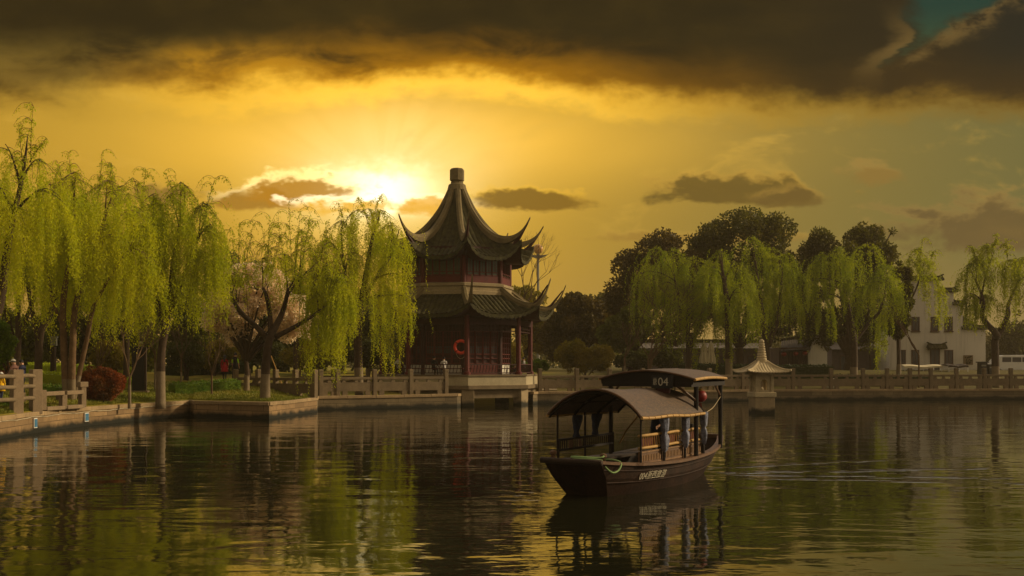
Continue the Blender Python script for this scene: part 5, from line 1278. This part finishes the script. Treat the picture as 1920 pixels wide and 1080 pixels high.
# ------------------------------------------------------------------ buildings on the right
def poly_wall(D, pts, depth):       # outline in photo px/y -> solid wall facing us, depth metres thick away from us
    return [P(px, y, D) for px, y in pts]
def tile_cap(mb, a, b, w, h, over=.3):  # a small double pitched tile cap along a wall top
    a, b = Vector(a), Vector(b); d = (b - a).normalized(); n = Vector((d.y, -d.x, 0)); a = a - d * over * .3; b = b + d * over * .3
    prof = [(-w / 2, 0), (-w / 2, .08), (-.08, h), (.08, h), (w / 2, .08), (w / 2, 0)]
    vs = [p + n * x + Vector((0, 0, z)) for p in (a, b) for x, z in prof]; m = len(prof)
    mb.add(vs, [tuple(range(m)), tuple(reversed(range(m, 2 * m)))] + [(i, m + i, m + (i + 1) % m, (i + 1) % m) for i in range(m)])
    L = (b - a).length; N = max(2, int(L / .32))
    for i in range(N + 1):               # tile ribs
        c = a + d * (L * i / N)
        for s in (-1, 1): mb.tube([c + n * s * .06 + Vector((0, 0, h - .02)), c + n * s * (w / 2) + Vector((0, 0, .1))], .055, 5)
    for p, s in ((a, -1), (b, 1)):       # raised ends
        mb.beam(p + Vector((0, 0, h + .02)) - d * s * .5, p + Vector((0, 0, h + .26)) + d * s * .12, .16, .14)
    mb.beam(a + Vector((0, 0, h + .03)), b + Vector((0, 0, h + .03)), .2, .16)
def white_house():
    D = 116; z0 = P(1700, 702, D).z - .6; base = P(1768, 702, D); base.z = z0; t = thing('gable_house', 'white plastered house with stepped gable, dark tile caps and dark windows', 'house', base)
    steps = [(1848, 618), (1805, 572), (1788, 548), (1762, 526)]; cx = 1731
    prof = [(1668, 750), (1668, 548), (1700, 548), (1700, 526)]
    r = []
    for (px, y), nx in zip(steps, [1805, 1788, 1762, None]): r += [(px, y)] + ([(nx, y)] if nx else [])
    prof += list(reversed(r)) + [(1848, 750)]
    pts = [P(px, min(y, 715), D) for px, y in prof]
    # front wall pieces with true window openings: fill as column strips
    ops = [(1690, 698, 594, 621), (1709, 1724, 594, 621), (1745, 1760, 594, 621), (1771, 1786, 594, 621), (1687, 1698, 656, 683), (1709, 1723, 656, 683), (1744, 1762, 655, 700), (1771, 1787, 656, 683)]
    ops[0] = (1686, 1698, 594, 621)
    w = MB(); w.prism(pts, (0, 0, 0), (0, .35, 0)); wall = w.build('wall', 'plaster_streaked', t)
    for px in (1668, 1848):
        a = P(px, 620, D); s = 1 if px > cx else -1; MB().box((a.x - s * .16, D + 4.6, (a.z + z0) / 2), (.3, 8.5, a.z - z0)).build('side_wall', 'plaster_streaked', t)
    rf = MB(); a0, a1 = P(1668, 590, D), P(1848, 618, D); m_ = P(cx, 545, D)
    rf.prism([a0 + Vector((-.2, .4, 0)), m_ + Vector((0, .4, 0)), a1 + Vector((.2, .4, 0))], (0, 0, 0), (0, 8.4, 0)); rf.build('roof', 'roof_far', t)
    for i, ((px, y), nx) in enumerate(zip(steps, [1805, 1788, 1762, 2 * cx - 1762])):
        for mir in (False,):
            p, q = (px, nx) if not mir else (2 * cx - nx, 2 * cx - px); a, b = P(q, y, D), P(p, y, D)
            if a.x > b.x: a, b = b, a
            c = MB(); tile_cap(c, a + Vector((0, .17, 0)), b + Vector((.28 if not mir else 0, .17, 0)), .95, .42); c.build('wall_cap', 'tile', t)
    c = MB(); tile_cap(c, P(1668, 548, D) + Vector((-.28, .17, 0)), P(1700, 548, D) + Vector((0, .17, 0)), .95, .42); c.build('wall_cap', 'tile', t)
    for (x0, x1, y0, y1) in ops:
        a, b = P(x0, y1, D), P(x1, y0, D); c = (a + b) / 2; wd, ht = b.x - a.x, b.z - a.z; door = y1 > 690
        f = MB()
        for s in (-1, 1): f.box((c.x + s * (wd / 2 - .05), D - .03, c.z), (.10, .10, ht))
        for s in (-1, 1): f.box((c.x, D - .03, c.z + s * (ht / 2 - .05)), (wd - .2, .10, .10))
        f.box((c.x, D - .025, c.z), (.06, .08, ht - .2)); 
        if not door: f.box((c.x, D - .05, c.z - ht / 2 - .06), (wd + .15, .16, .10))
        fr = f.build('door' if door else 'window', 'wall_wood', t); MB().box((c.x, D - .012, c.z), (wd - .18, .03, ht - .18)).build('pane', 'window_dark', fr)
    a, b = P(1739, 655, D), P(1769, 655, D); c = MB(); tile_cap(c, a + Vector((0, -.35, 0)), b + Vector((0, -.35, 0)), .95, .5); c.build('door_canopy', 'tile', t)
    a, b = P(1806, 684, D), P(1824, 666, D); pq = MB(); pq.box(((a.x + b.x) / 2, D - .03, (a.z + b.z) / 2), (b.x - a.x, .08, b.z - a.z)); pl_ = pq.build('wall_plaque', 'stone', t)
    g = MB(); random.seed(3)
    for i in range(26): g.box((a.x + (b.x - a.x) * random.uniform(.15, .85), D - .08, a.z + (b.z - a.z) * random.uniform(.12, .88)), (random.uniform(.05, .22), .03, random.uniform(.05, .16)))
    g.build('relief', 'tile', pl_)
white_house()
def low_house():
    D = 106; t = thing('tiled_cottage', 'low brown cottage with a pointed white gable wall and red lanterns under its eaves', 'house', P(1510, 700, D))
    pk = P(1533, 616, D); l, r = P(1514, 664, D), P(1551, 660, D); pts = [P(1517, 712, D), P(1515, 664, D)]
    for i in range(7): f = i / 6; pts.append(Vector((l.x + (pk.x - l.x) * f, D, l.z + (pk.z - l.z) * f ** 1.5)))
    for i in range(1, 7): f = 1 - i / 6; pts.append(Vector((r.x + (pk.x - r.x) * f, D, r.z + (pk.z - r.z) * f ** 1.5)))
    pts.append(P(1551, 712, D)); MB().prism(pts, (0, 0, 0), (0, .5, 0)).build('gable_wall', 'plaster_streaked', t)
    MB().box((P(1490, 684, D).x, D + 3, (P(1490, 660, D).z + 1.6) / 2 + .2), ((1514 - 1462) * D / F, 5, P(1490, 658, D).z - 1.2)).build('wall', 'wall_wood', t)
    e0, e1 = P(1460, 658, D), P(1514, 656, D); k0, k1 = P(1464, 640, D + 4), P(1528, 632, D + 4)
    m = MB()
    def fn(u, v): p = e0 + (e1 - e0) * u; q = k0 + (k1 - k0) * u; x = p + (q - p) * v; return Vector((x.x, D - .7 + v * 4.4, x.z - .25 * math.sin(PI * v) + .06 * abs(math.cos(u * 60))))
    m.grid(fn, 140, 6); m.grid(lambda u, v: fn(u, v * .999) + Vector((0, 0, -.14)), 20, 6); rf = m.build('roof', 'roof_far', t); MB().beam(k0 + Vector((0, 0, .1)), k1 + Vector((0, 0, .1)), .35, .35).build('ridge', 'tile', rf)
    p_ = MB()
    for i in range(9): x = P(1464 + i * 6, 684, D).x; p_.box((x, D + .46, 2.9), (.12, .12, 2.4))
    p_.build('post', 'wood_red_dark', t)
    for px, y in ((1468, 664), (1490, 663), (1507, 662)):
        c = P(px, y, D); c.y = D - .35; n = thing('eave_lantern', 'small faded red lantern under the cottage eaves, one of three', 'lantern', c, 'three red lanterns on the cottage')
        MB().lathe(c, [(.08, -.24), (.24, -.14), (.28, 0), (.24, .14), (.08, .24)], 10).build('shade', 'red', n, smooth=True); MB().tube([c + Vector((0, 0, .24)), c + Vector((0, 0, .5))], .02, 4).build('cord', 'wood_dark', n)
low_house()
def hall(label, pa, pb, D, ytop, yeave, dep, seed):
    a, b = P(pa, 684, D), P(pb, 684, D); zt = P(0, ytop, D + dep / 2).z; ze = P(0, yeave, D).z; t = thing('tiled_hall', label, 'building', ((a.x + b.x) / 2, D, 2)); cx = (a.x + b.x) / 2; L = b.x - a.x
    MB().box((cx, D + dep / 2, (ze + 1.2) / 2), (L, dep, ze - 1.2)).build('wall', 'wall_far', t)
    m = MB()
    m.grid(lambda u, v: Vector((a.x - .4 + (L + .8) * u, D - .8 + v * (dep / 2 + .8), ze - .1 + (zt - ze) * v ** 1.25 + .05 * abs(math.cos(u * L * PI / .5)))), int(L / .5) * 4, 5)
    m.grid(lambda u, v: Vector((a.x - .4 + (L + .8) * u, D + dep + .8 - v * (dep / 2 + .8), ze - .1 + (zt - ze) * v ** 1.25)), 4, 5); rf = m.build('roof', 'roof_far', t)
    MB().box((cx, D + dep / 2, zt + .1), (L + .6, .4, .4)).build('ridge', 'tile', rf)
    n = int(L / 3.2)
    for i in range(n):
        x = a.x + (i + .5) * L / n; f = MB(); f.box((x, D - .05, 3.0), (1.6, .1, 1.7)); w = f.build('window', 'wall_wood', t)
        g = MB(); g.box((x, D - .11, 3.0), (1.4, .03, 1.5)); g.build('pane', 'window_dark', w)
hall('long low grey hall with tiled roof far behind the leftmost big willow', 1180, 1440, 124, 641, 652, 7, 1)
hall('dark tiled hall between the cottage and the white stepped gable house', 1560, 1672, 120, 640, 654, 7, 2)

# ------------------------------------------------------------------ small things
def street_globe():
    D = 170; p = P(1009, 684, D); z = lambda y: P(0, y, D).z; t = thing('globe_street_lamp', 'tall park lamp with round globe and wing shaped collar behind the pavilion roof', 'street lamp', (p.x, D, 2))
    MB().lathe((p.x, D, 0), [(.28, 1.5), (.24, 6), (.17, z(484))], 10).build('pole', 'metal_grey', t)
    MB().lathe((p.x, D, z(467)), [(.0, -.80), (.45, -.66), (.72, -.32), (.80, 0), (.72, .34), (.45, .66), (.0, .80)], 18).build('globe', 'globe', t, smooth=True)
    MB().lathe((p.x, D, 0), [(.12, z(484)), (.3, z(477)), (.1, z(476))], 10).build('neck', 'metal_grey', t)
    for s in (-1, 1):
        b = MB(); zz_ = z(481); poly = [Vector((p.x + s * x, D, zz_ + h)) for x, h in ((.1, -.32), (.7, -.15), (1.55, .32), (1.0, .22), (.4, .2), (.1, .1))]; b.prism(poly, (0, -.35, 0), (0, .35, 0)); b.build('wing', 'metal_grey', t)
street_globe()
def board():
    g = G(259, 59); t = thing('information_board', 'tall black information board standing on the left lawn', 'board', g); zt = P(0, 650, 59).z
    MB().box((g.x, 59, (zt + g.z) / 2), (.64, .14, zt - g.z), .1).build('panel', 'black_panel', t); MB().box((g.x + .40, 59.02, (zt + g.z) / 2 - .03), (.10, .2, zt - g.z), .1).build('post', 'wood_dark', t)
    MB().box((g.x, 59, g.z + .04), (1.1, .5, .12), .1).build('base', 'stone', t)
board()
def garden_lamp():
    D = 66; g = G(100, D); t = thing('garden_lamp', 'grey box lamp on a dark post among the shaded trunks on the left', 'lamp', g); zt = P(0, 650, D).z
    MB().lathe((g.x, D, 0), [(.2, g.z - .2), (.17, zt)], 8).build('post', 'wood_dark', t); c = P(105, 641, D); MB().box((c.x, D - .3, c.z), (.34, .3, .5), .2).build('lamp_box', 'metal_grey', t, bevel=.02); MB().box((c.x, D - .3, c.z + .29), (.44, .4, .06), .2).build('lid', 'metal_grey', t)
garden_lamp()
g = G(533, 66); a = P(508, 667, 64); tag(MB().tube([Vector((g.x, g.y, g.z - .05)), a], .04, 6).build('wooden_prop', 'bamboo'), 'slanting pale wooden prop behind the sparse dark limbed willow', 'pole')
g = G(194, 51.2); st_ = thing('lawn_sign', 'small dark spike sign on the lawn before the red dome bush', 'sign', g); MB().box((g.x, g.y, g.z + .2), (.05, .05, .5)).build('post', 'wood_dark', st_); MB().box((g.x + .04, g.y, g.z + .46), (.26, .05, .08), 0).build('plate', 'wood_brown', st_)
for px, lab in ((1320, 'closed cream parasol, left of the two behind the leftmost big willow'), (1333, 'closed cream parasol, right of the two behind the leftmost big willow')):
    D = 103; g = G(px, D); t = thing('closed_parasol', lab, 'parasol', g, 'closed parasols'); z = lambda y: P(0, y, D).z; MB().tube([(g.x, D, g.z - .1), (g.x, D, z(640))], .035, 6).build('pole', 'wood_brown', t)
    b = MB(); vs = []; seg_ = 16; tab = [(z(682), .40), (z(672), .38), (z(660), .25), (z(655), .28), (z(645), .14), (z(639), .03)]
    for zc, r in tab:
        for j in range(seg_): a = 2 * PI * j / seg_; q = r * (1 + .22 * (-1) ** j); vs.append((g.x + q * math.cos(a), D + q * math.sin(a), zc))
    b.add(vs, [(i * seg_ + j, i * seg_ + (j + 1) % seg_, (i + 1) * seg_ + (j + 1) % seg_, (i + 1) * seg_ + j) for i in range(len(tab) - 1) for j in range(seg_)]); b.build('canopy', 'canvas', t)
def rock():
    D = 89; g = G(1561, D); rg = np.random.default_rng(5); b = MB(); seg_ = 14; tab = [(.30, -.2), (.42, .1), (.40, .4), (.30, .62), (.16, .75), (.02, .8)]; vs = []
    for r, z in tab:
        for j in range(seg_): a = 2 * PI * j / seg_; q = r * (1 + rg.normal(0, .1)); vs.append((g.x + q * math.cos(a) * 1.15 + z * .12, D + q * math.sin(a), g.z + z + rg.normal(0, .02)))
    b.add(vs, [(i * seg_ + j, i * seg_ + (j + 1) % seg_, (i + 1) * seg_ + (j + 1) % seg_, (i + 1) * seg_ + j) for i in range(len(tab) - 1) for j in range(seg_)]); tag(b.build('pale_rock', 'rock', smooth=True), 'pale upright garden rock behind the right balustrade', 'rock')
rock()
for px0, px1, yt, D, m_, lab in ((1696, 1768, 687, 104, 'canvas', 'long flat beige cafe awning in front of the white house door'), (1778, 1816, 686, 103, 'wood_dark', 'dark cafe awning over white tables at the right of the white house')):
    g = G((px0 + px1) / 2, D); w = (px1 - px0) * D / F; z = P(0, yt, D).z; t = thing('cafe_awning', lab, 'awning', g, 'cafe awnings'); m = MB()
    m.grid(lambda u, v: Vector((g.x - w / 2 + w * u, D + 2.2 * v, z + .16 * math.sin(PI * v) + .05 * math.sin(u * 9))), 16, 6); m.grid(lambda u, v: Vector((g.x - w / 2 + w * u, D + .0, z + .05 * math.sin(u * 9) - .16 * v)), 16, 1); m.build('cover', m_, t)
    for fx in (.02, .5, .98):
        for fy in (.1, 2.1): MB().tube([(g.x - w / 2 + w * fx, D + fy, g.z - .1), (g.x - w / 2 + w * fx, D + fy, z)], .04, 6).build('post', 'white_paint', t)
    for fx in (.25, .72):
        tb = MB(); tb.box((g.x - w / 2 + w * fx, D + 1, g.z + .1), (.6, .6, .05)); tb.tube([(g.x - w / 2 + w * fx, D + 1, g.z - .4), (g.x - w / 2 + w * fx, D + 1, g.z + .1)], .04, 6); tb.build('counter', 'white_paint', t)
for px, w, h, lab in ((1842, .75, 1.25, 'wide black bin kiosk by the right corner of the white house'), (1856, .55, 1.0, 'smaller black bin beside the trunk of the rightmost willow')):
    D = 99; g = G(px, D); t = thing('litter_bin', lab, 'bin', g, 'black bins'); MB().box((g.x, D, g.z + h / 2 - .1), (w, .6, h), .1, .95).build('body', 'black_panel', t, bevel=.02); MB().box((g.x, D, g.z + h - .06), (w + .16, .74, .10), .1).build('lid', 'black_panel', t); MB().box((g.x, D - .31, g.z + h * .7), (w * .6, .04, .14), .1).build('slot', 'metal_grey', t)
def van():
    D = 112; g = G(1899, D); z = g.z - .35; x0 = g.x; L = 4.4; t = thing('white_van', 'white van parked behind the balustrade at the right edge', 'van', (x0, D, z)); 
    prof = [(-L / 2, .35), (-L / 2, 1.0), (-L / 2 + .25, 1.12), (-L / 2 + .95, 1.82), (-L / 2 + 1.3, 1.92), (L / 2 - .15, 1.95), (L / 2, 1.75), (L / 2, .35)]
    MB().prism([Vector((x0 + a, D, z + h)) for a, h in prof], (0, 0, 0), (0, 1.75, 0)).build('body', 'white_paint', t, bevel=.06)
    for a, b in ((-1.1, -.15), (-.05, .9), (1.0, 1.85)): MB().box((x0 + (a + b) / 2, D - .005, z + 1.45), (b - a, .02, .5)).build('side_window', 'window_dark', t)
    for a in (-1.35, 1.35):
        w = MB().lathe((0, 0, 0), [(.33, -.1), (.33, .1)], 18); vs = [(x0 + a + v[0], D + .12 + v[2], z + .33 + v[1]) for v in w.v]; w.v = vs; wh = w.build('wheel', 'black_panel', t)
        w = MB().lathe((0, 0, 0), [(.18, -.13), (.18, .0)], 14); w.v = [(x0 + a + v[0], D + .12 + v[2], z + .33 + v[1]) for v in w.v]; w.build('rim', 'metal_grey', wh)
van()
# stone steps beyond the pavilion's right side
for i in range(7):
    D = 80 + i * 1.7; a, b = G(1008 + i * 1.6, D), G(1046 - i * 1.2, D); z = max(a.z, b.z) + .05
    s = MB(); s.box(((a.x + b.x) / 2, D + .85, z - .12), (b.x - a.x, 1.66, .3)); struct(s.build('path_step', 'path_stone', bevel=.02))

# ------------------------------------------------------------------ the damp evening air over the lake
def haze():
    m = bpy.data.materials.new('haze'); m.use_nodes = True; nt = m.node_tree; nt.nodes.remove(nt.nodes['Principled BSDF'])
    v = nt.nodes.new('ShaderNodeVolumePrincipled'); v.inputs['Color'].default_value = (.95, .78, .50, 1); v.inputs['Density'].default_value = .00034; v.inputs['Anisotropy'].default_value = .2
    nt.links.new(v.outputs[0], nt.nodes['Material Output'].inputs['Volume']); MATS['haze'] = m
    o = MB().box((0, 380, 9), (2400, 1300, 27)).build('haze', 'haze'); tag(o, 'thin warm evening haze over the lake and park', 'haze', kind='stuff')
haze()

# ------------------------------------------------------------------ people
def person(label, foot, face, pose, shirt, pants, hair_style='short', sleeve='long', hgt=1.68, group=None, extra=None, hair_m='hair'):
    """foot: ground point; face: heading in radians (0 = +x). One skinned body, hair and clothing as children."""
    k = hgt / 1.72; sit = pose.get('sit', False); lean = pose.get('lean', 0.0); hip = .92 if not sit else pose.get('seat', .52)
    J, R_, Ed, T = [], [], [], []
    def v(x, y, z, r, tg, par=None):
        J.append((x * k, y * k, z * k)); R_.append(r * k); T.append(tg)
        if par is not None: Ed.append((par, len(J) - 1))
        return len(J) - 1
    def ln(x, z): return x + lean * (z - hip), z       # x forward, y left
    pel = v(0, 0, hip, .135, 'p'); x, z = ln(0, hip + .2); wa = v(x, 0, z, .125, 's', pel); x, z = ln(.0, hip + .40); ch = v(x, 0, z, .145, 's', wa); x, z = ln(-.01, hip + .50); sh = v(x, 0, z, .11, 's', ch)
    x, z = ln(.0, hip + .585); nk = v(x, 0, z, .052, 'k', sh); tl = pose.get('nod', 0.0)
    hx, hz = ln(.015, hip + .66); hd = v(hx + tl * .03, 0, hz, .078, 'k', nk); h2 = v(hx + .01 + tl * .08, 0, hz + .075, .094, 'k', hd); h3 = v(hx + .005 + tl * .11, 0, hz + .15, .07, 'k', h2)
    v(hx + .105 + tl * .06, 0, hz + .035, .016, 'k', hd)                     # nose
    v(hx + .085 + tl * .03, 0, hz - .03, .03, 'k', hd)                       # chin
    for s in (-1, 1): v(hx + tl * .05, s * .092, hz + .045, .018, 'k', hd)   # ears
    for s in (1, -1):
        arm = pose.get('armL' if s > 0 else 'armR', (.0, .05)); a1, a2 = arm    # shoulder and elbow swing forward (rad)
        x0, z0 = ln(-.01, hip + .47); s1 = v(x0, s * .185, z0, .062, 's', sh)
        ex, ez = x0 + .29 * math.sin(a1), z0 - .29 * math.cos(a1); el = v(ex, s * (.22 + pose.get('out', 0)), ez, .046, 's' if sleeve == 'long' else 't', s1)
        wx, wz = ex + .25 * math.sin(a1 + a2), ez - .25 * math.cos(a1 + a2); wr = v(wx, s * (.215 + pose.get('out', 0) * .6), wz, .030, 's' if sleeve == 'long' else 'h', el)
        dx, dz = math.sin(a1 + a2), -math.cos(a1 + a2); pm = v(wx + dx * .075, s * .21, wz + dz * .075, .034, 'h', wr)
        for f, (off, l) in enumerate(((-.032, .068), (-.011, .08), (.011, .076), (.032, .06))):
            f1 = v(wx + dx * (.085 + l * .5) + dz * -off, s * .208, wz + dz * (.085 + l * .5) + dx * off, .010, 'h', pm); v(wx + dx * (.085 + l) + dz * -off + .014, s * .200, wz + dz * (.085 + l) + dx * off, .008, 'h', f1)
        th = v(wx + dx * .06 + .034, s * .19, wz + dz * .06, .012, 'h', pm); v(wx + dx * .105 + .042, s * .185, wz + dz * .105, .009, 'h', th)
        leg = pose.get('legL' if s > 0 else 'legR', (0.0, 0.0))
        hp = v(0, s * .095, hip - .06, .098, 'p', pel)
        if sit: kx, kz = .43, hip + .0; fx, fz = .45, .08
        else: kx, kz = .43 * math.sin(leg[0]), hip - .06 - .42 * math.cos(leg[0]); fx, fz = kx + .40 * math.sin(leg[0] - leg[1]), max(.08, kz - .40 * math.cos(leg[0] - leg[1]))
        kn = v(kx, s * .10, kz, .066, 'p', hp); an = v(fx, s * .10, fz, .042, 'p', kn); v(fx + .16, s * .115, max(fz - .045, .035), .036, 'f', an)
    me = bpy.data.meshes.new('person'); me.from_pydata(J, Ed, []); o = bpy.data.objects.new('person', me); C.objects.link(o)
    m = o.modifiers.new('skin', 'SKIN'); m.use_smooth_shade = True
    sv = me.skin_vertices[0].data
    for i, r in enumerate(R_): sv[i].radius = (r, r)
    sv[0].use_root = True; ss_ = o.modifiers.new('sub', 'SUBSURF'); ss_.levels = 1; ss_.render_levels = 1
    bpy.context.view_layer.update(); ev = o.evaluated_get(bpy.context.evaluated_depsgraph_get()); nm = bpy.data.meshes.new_from_object(ev); o.modifiers.clear(); o.data = nm; bpy.data.meshes.remove(me); nm.name = 'person'
    nm.materials.clear()
    for q in ('skin', shirt, pants, 'shoe', extra or shirt): nm.materials.append(MATS[q])
    JJ = np.array(J); segs = [(a, b) for a, b in Ed]; mp = {'k': 0, 'h': 0, 's': 1, 't': 4, 'p': 2, 'f': 3}
    for f in nm.polygons:
        c = np.array(f.center); best = (9, 0)
        for a, b in segs:
            d = JJ[b] - JJ[a]; u = np.clip(np.dot(c - JJ[a], d) / (np.dot(d, d) + 1e-9), 0, 1); q = np.linalg.norm(c - JJ[a] - d * u) - (R_[a] * (1 - u) + R_[b] * u)
            if q < best[0]: best = (q, mp[T[b]])
        f.material_index = best[1]
    o.location = Vector(foot); o.rotation_euler = (0, 0, face); tag(o, label, 'person', group)
    hc = Vector(J[h2]); b = MB(); rr = .108 * k
    def cap(r, z_low_front, z_low_back, name, mt, brim=False):
        b = MB(); n1, n2 = 14, 8; vs = []
        for i in range(n2 + 1):
            for j in range(n1):
                a = 2 * PI * j / n1; low = z_low_front + (z_low_back - z_low_front) * (.5 - .5 * math.cos(a)); ph = PI / 2 - (PI / 2 - low) * i / n2
                vs.append((hc.x + .0 + r * math.cos(ph) * math.cos(a) * 1.02, hc.y + r * math.cos(ph) * math.sin(a) * .95, hc.z + .015 * k + r * math.sin(ph) * (1.0 if ph > 0 else 1.0)))
        b.add(vs, [(i * n1 + j, (i + 1) * n1 + j, (i + 1) * n1 + (j + 1) % n1, i * n1 + (j + 1) % n1) for i in range(n2) for j in range(n1)])
        if brim: b.prism([hc + Vector((r * .85, -.07 * k, .03 * k)), hc + Vector((r * 1.9, -.05 * k, .0)), hc + Vector((r * 1.9, .05 * k, .0)), hc + Vector((r * .85, .07 * k, .03 * k))], (0, 0, 0), (0, 0, .012))
        ob = b.build(name, mt, None, smooth=not brim); ob.parent = o; return ob
    if hair_style == 'cap': cap(rr * 1.02, .35, -1.0, 'hair', hair_m); cap(rr * 1.10, .18, .1, 'cap', 'cap_white', True)
    else: cap(rr * 1.05, .55, -1.05 if hair_style == 'short' else -1.2, 'hair', hair_m)
    if hair_style == 'long':
        b = MB(); b.tube([hc + Vector((-.05, 0, .02)) * k, hc + Vector((-.10, 0, -.12)) * k, hc + Vector((-.115, 0, -.26)) * k, hc + Vector((-.10, 0, -.38)) * k], [.09 * k, .085 * k, .07 * k, .03 * k], 8); q = b.build('hair', hair_m, None, smooth=True); q.parent = o
    if pose.get('skirt'):
        b = MB(); b.lathe((0, 0, 0), [(.26 * k, .60 * k), (.24 * k, .75 * k), (.19 * k, 1.0 * k), (.18 * k, 1.08 * k)], 14); q = b.build('coat_skirt', shirt, None, smooth=True); q.parent = o
    o['_base'] = (0.0, 0.0, 0.0); return o
away = PI / 2
person('person with long black hair and a red jacket walking away on the left lawn', G(421, 71), away + .1, dict(legL=(.22, .05), legR=(-.25, .15), armL=(-.15, .15), armR=(.2, .2), skirt=True), 'jacket_red', 'cloth_black', 'long', hgt=1.62, group='two walkers on the left lawn')
person('person in a black top with lime green sleeves walking beside the red jacketed walker', G(441, 71.3), away - .2, dict(legL=(-.2, .1), legR=(.22, .05), armL=(.1, .2), armR=(.12, .25)), 'cloth_black', 'cloth_black', 'short', 'half', 1.74, 'two walkers on the left lawn', 'lime')
pg = G(27, 48.5); pg.z = min(pg.z, 1.35); person('person in a white cap and pinkish top behind the tall stone posts', pg, PI - .3, dict(legL=(.2, .05), legR=(-.2, .1), armL=(.4, .6), armR=(.3, .5), nod=.4), 'cloth_pink', 'cloth_navy', 'cap', hgt=1.66)
pg = G(42, 49.5); pg.z = min(pg.z, 1.35); person('dark haired person with a navy pack behind the white capped person', pg, PI - .2, dict(legL=(-.2, .1), legR=(.2, .05), armL=(.2, .3), armR=(.1, .3), nod=.5), 'cloth_navy', 'cloth_black', 'short', hgt=1.64)
pg = G(2, 45.5); person('small child in a yellow coat behind the stone rails at the left edge', pg, PI / 2, dict(legL=(.15, .05), legR=(-.15, .1), armL=(.2, .3), armR=(.1, .2), skirt=True), 'cloth_yellow', 'cloth_navy', 'cap', hgt=1.18)
zf = 2.12
def on_bench(k, f, R=5.22): a, b = oc(R, k, zf - .06), oc(R, k + 1, zf - .06); return a + (b - a) * f
person('person in a light jacket sitting between the left columns of the pavilion', on_bench(6, .55, 5.3), away + .6, dict(sit=True, lean=-.05, armL=(.5, .7), armR=(.4, .8)), 'cloth_white', 'cloth_black', 'short', hgt=1.66)
person('person in dark clothes sitting with back to the water on the pavilion bench', on_bench(7, .42), away - .3, dict(sit=True, lean=.05, armL=(.5, .7), armR=(.5, .7)), 'cloth_black', 'cloth_black', 'short', hgt=1.68)
person('person in a white collared top sitting beside the dark clothed person on the pavilion bench', on_bench(7, .60), away + .3, dict(sit=True, lean=.02, armL=(.4, .7), armR=(.4, .9)), 'cloth_white', 'cloth_black', 'short', hgt=1.62)
person('person in a patterned grey top sitting behind the right columns of the pavilion', on_bench(1, .72), PI - .2, dict(sit=True, lean=.05, armL=(.5, .8), armR=(.5, .6)), 'cloth_grey', 'cloth_navy', 'short', hgt=1.62)
person('dark dressed person sitting at the far right corner of the pavilion', on_bench(2, .25), PI + .4, dict(sit=True, lean=.02, armL=(.5, .8), armR=(.5, .6)), 'cloth_black', 'cloth_black', 'long', hgt=1.6)
bf = B(4.2, -.22, .34); person('person in dark navy clothes standing under the stern roof of the boat', bf, math.atan2(-E2.y, -E2.x), dict(legL=(.1, .1), legR=(-.08, .02), armL=(.5, .5), armR=(.6, .7), lean=.06, out=.06), 'cloth_navy', 'cloth_black', 'short', hgt=1.70)

for o in bpy.data.objects:
    if '_base' in o: del o['_base']
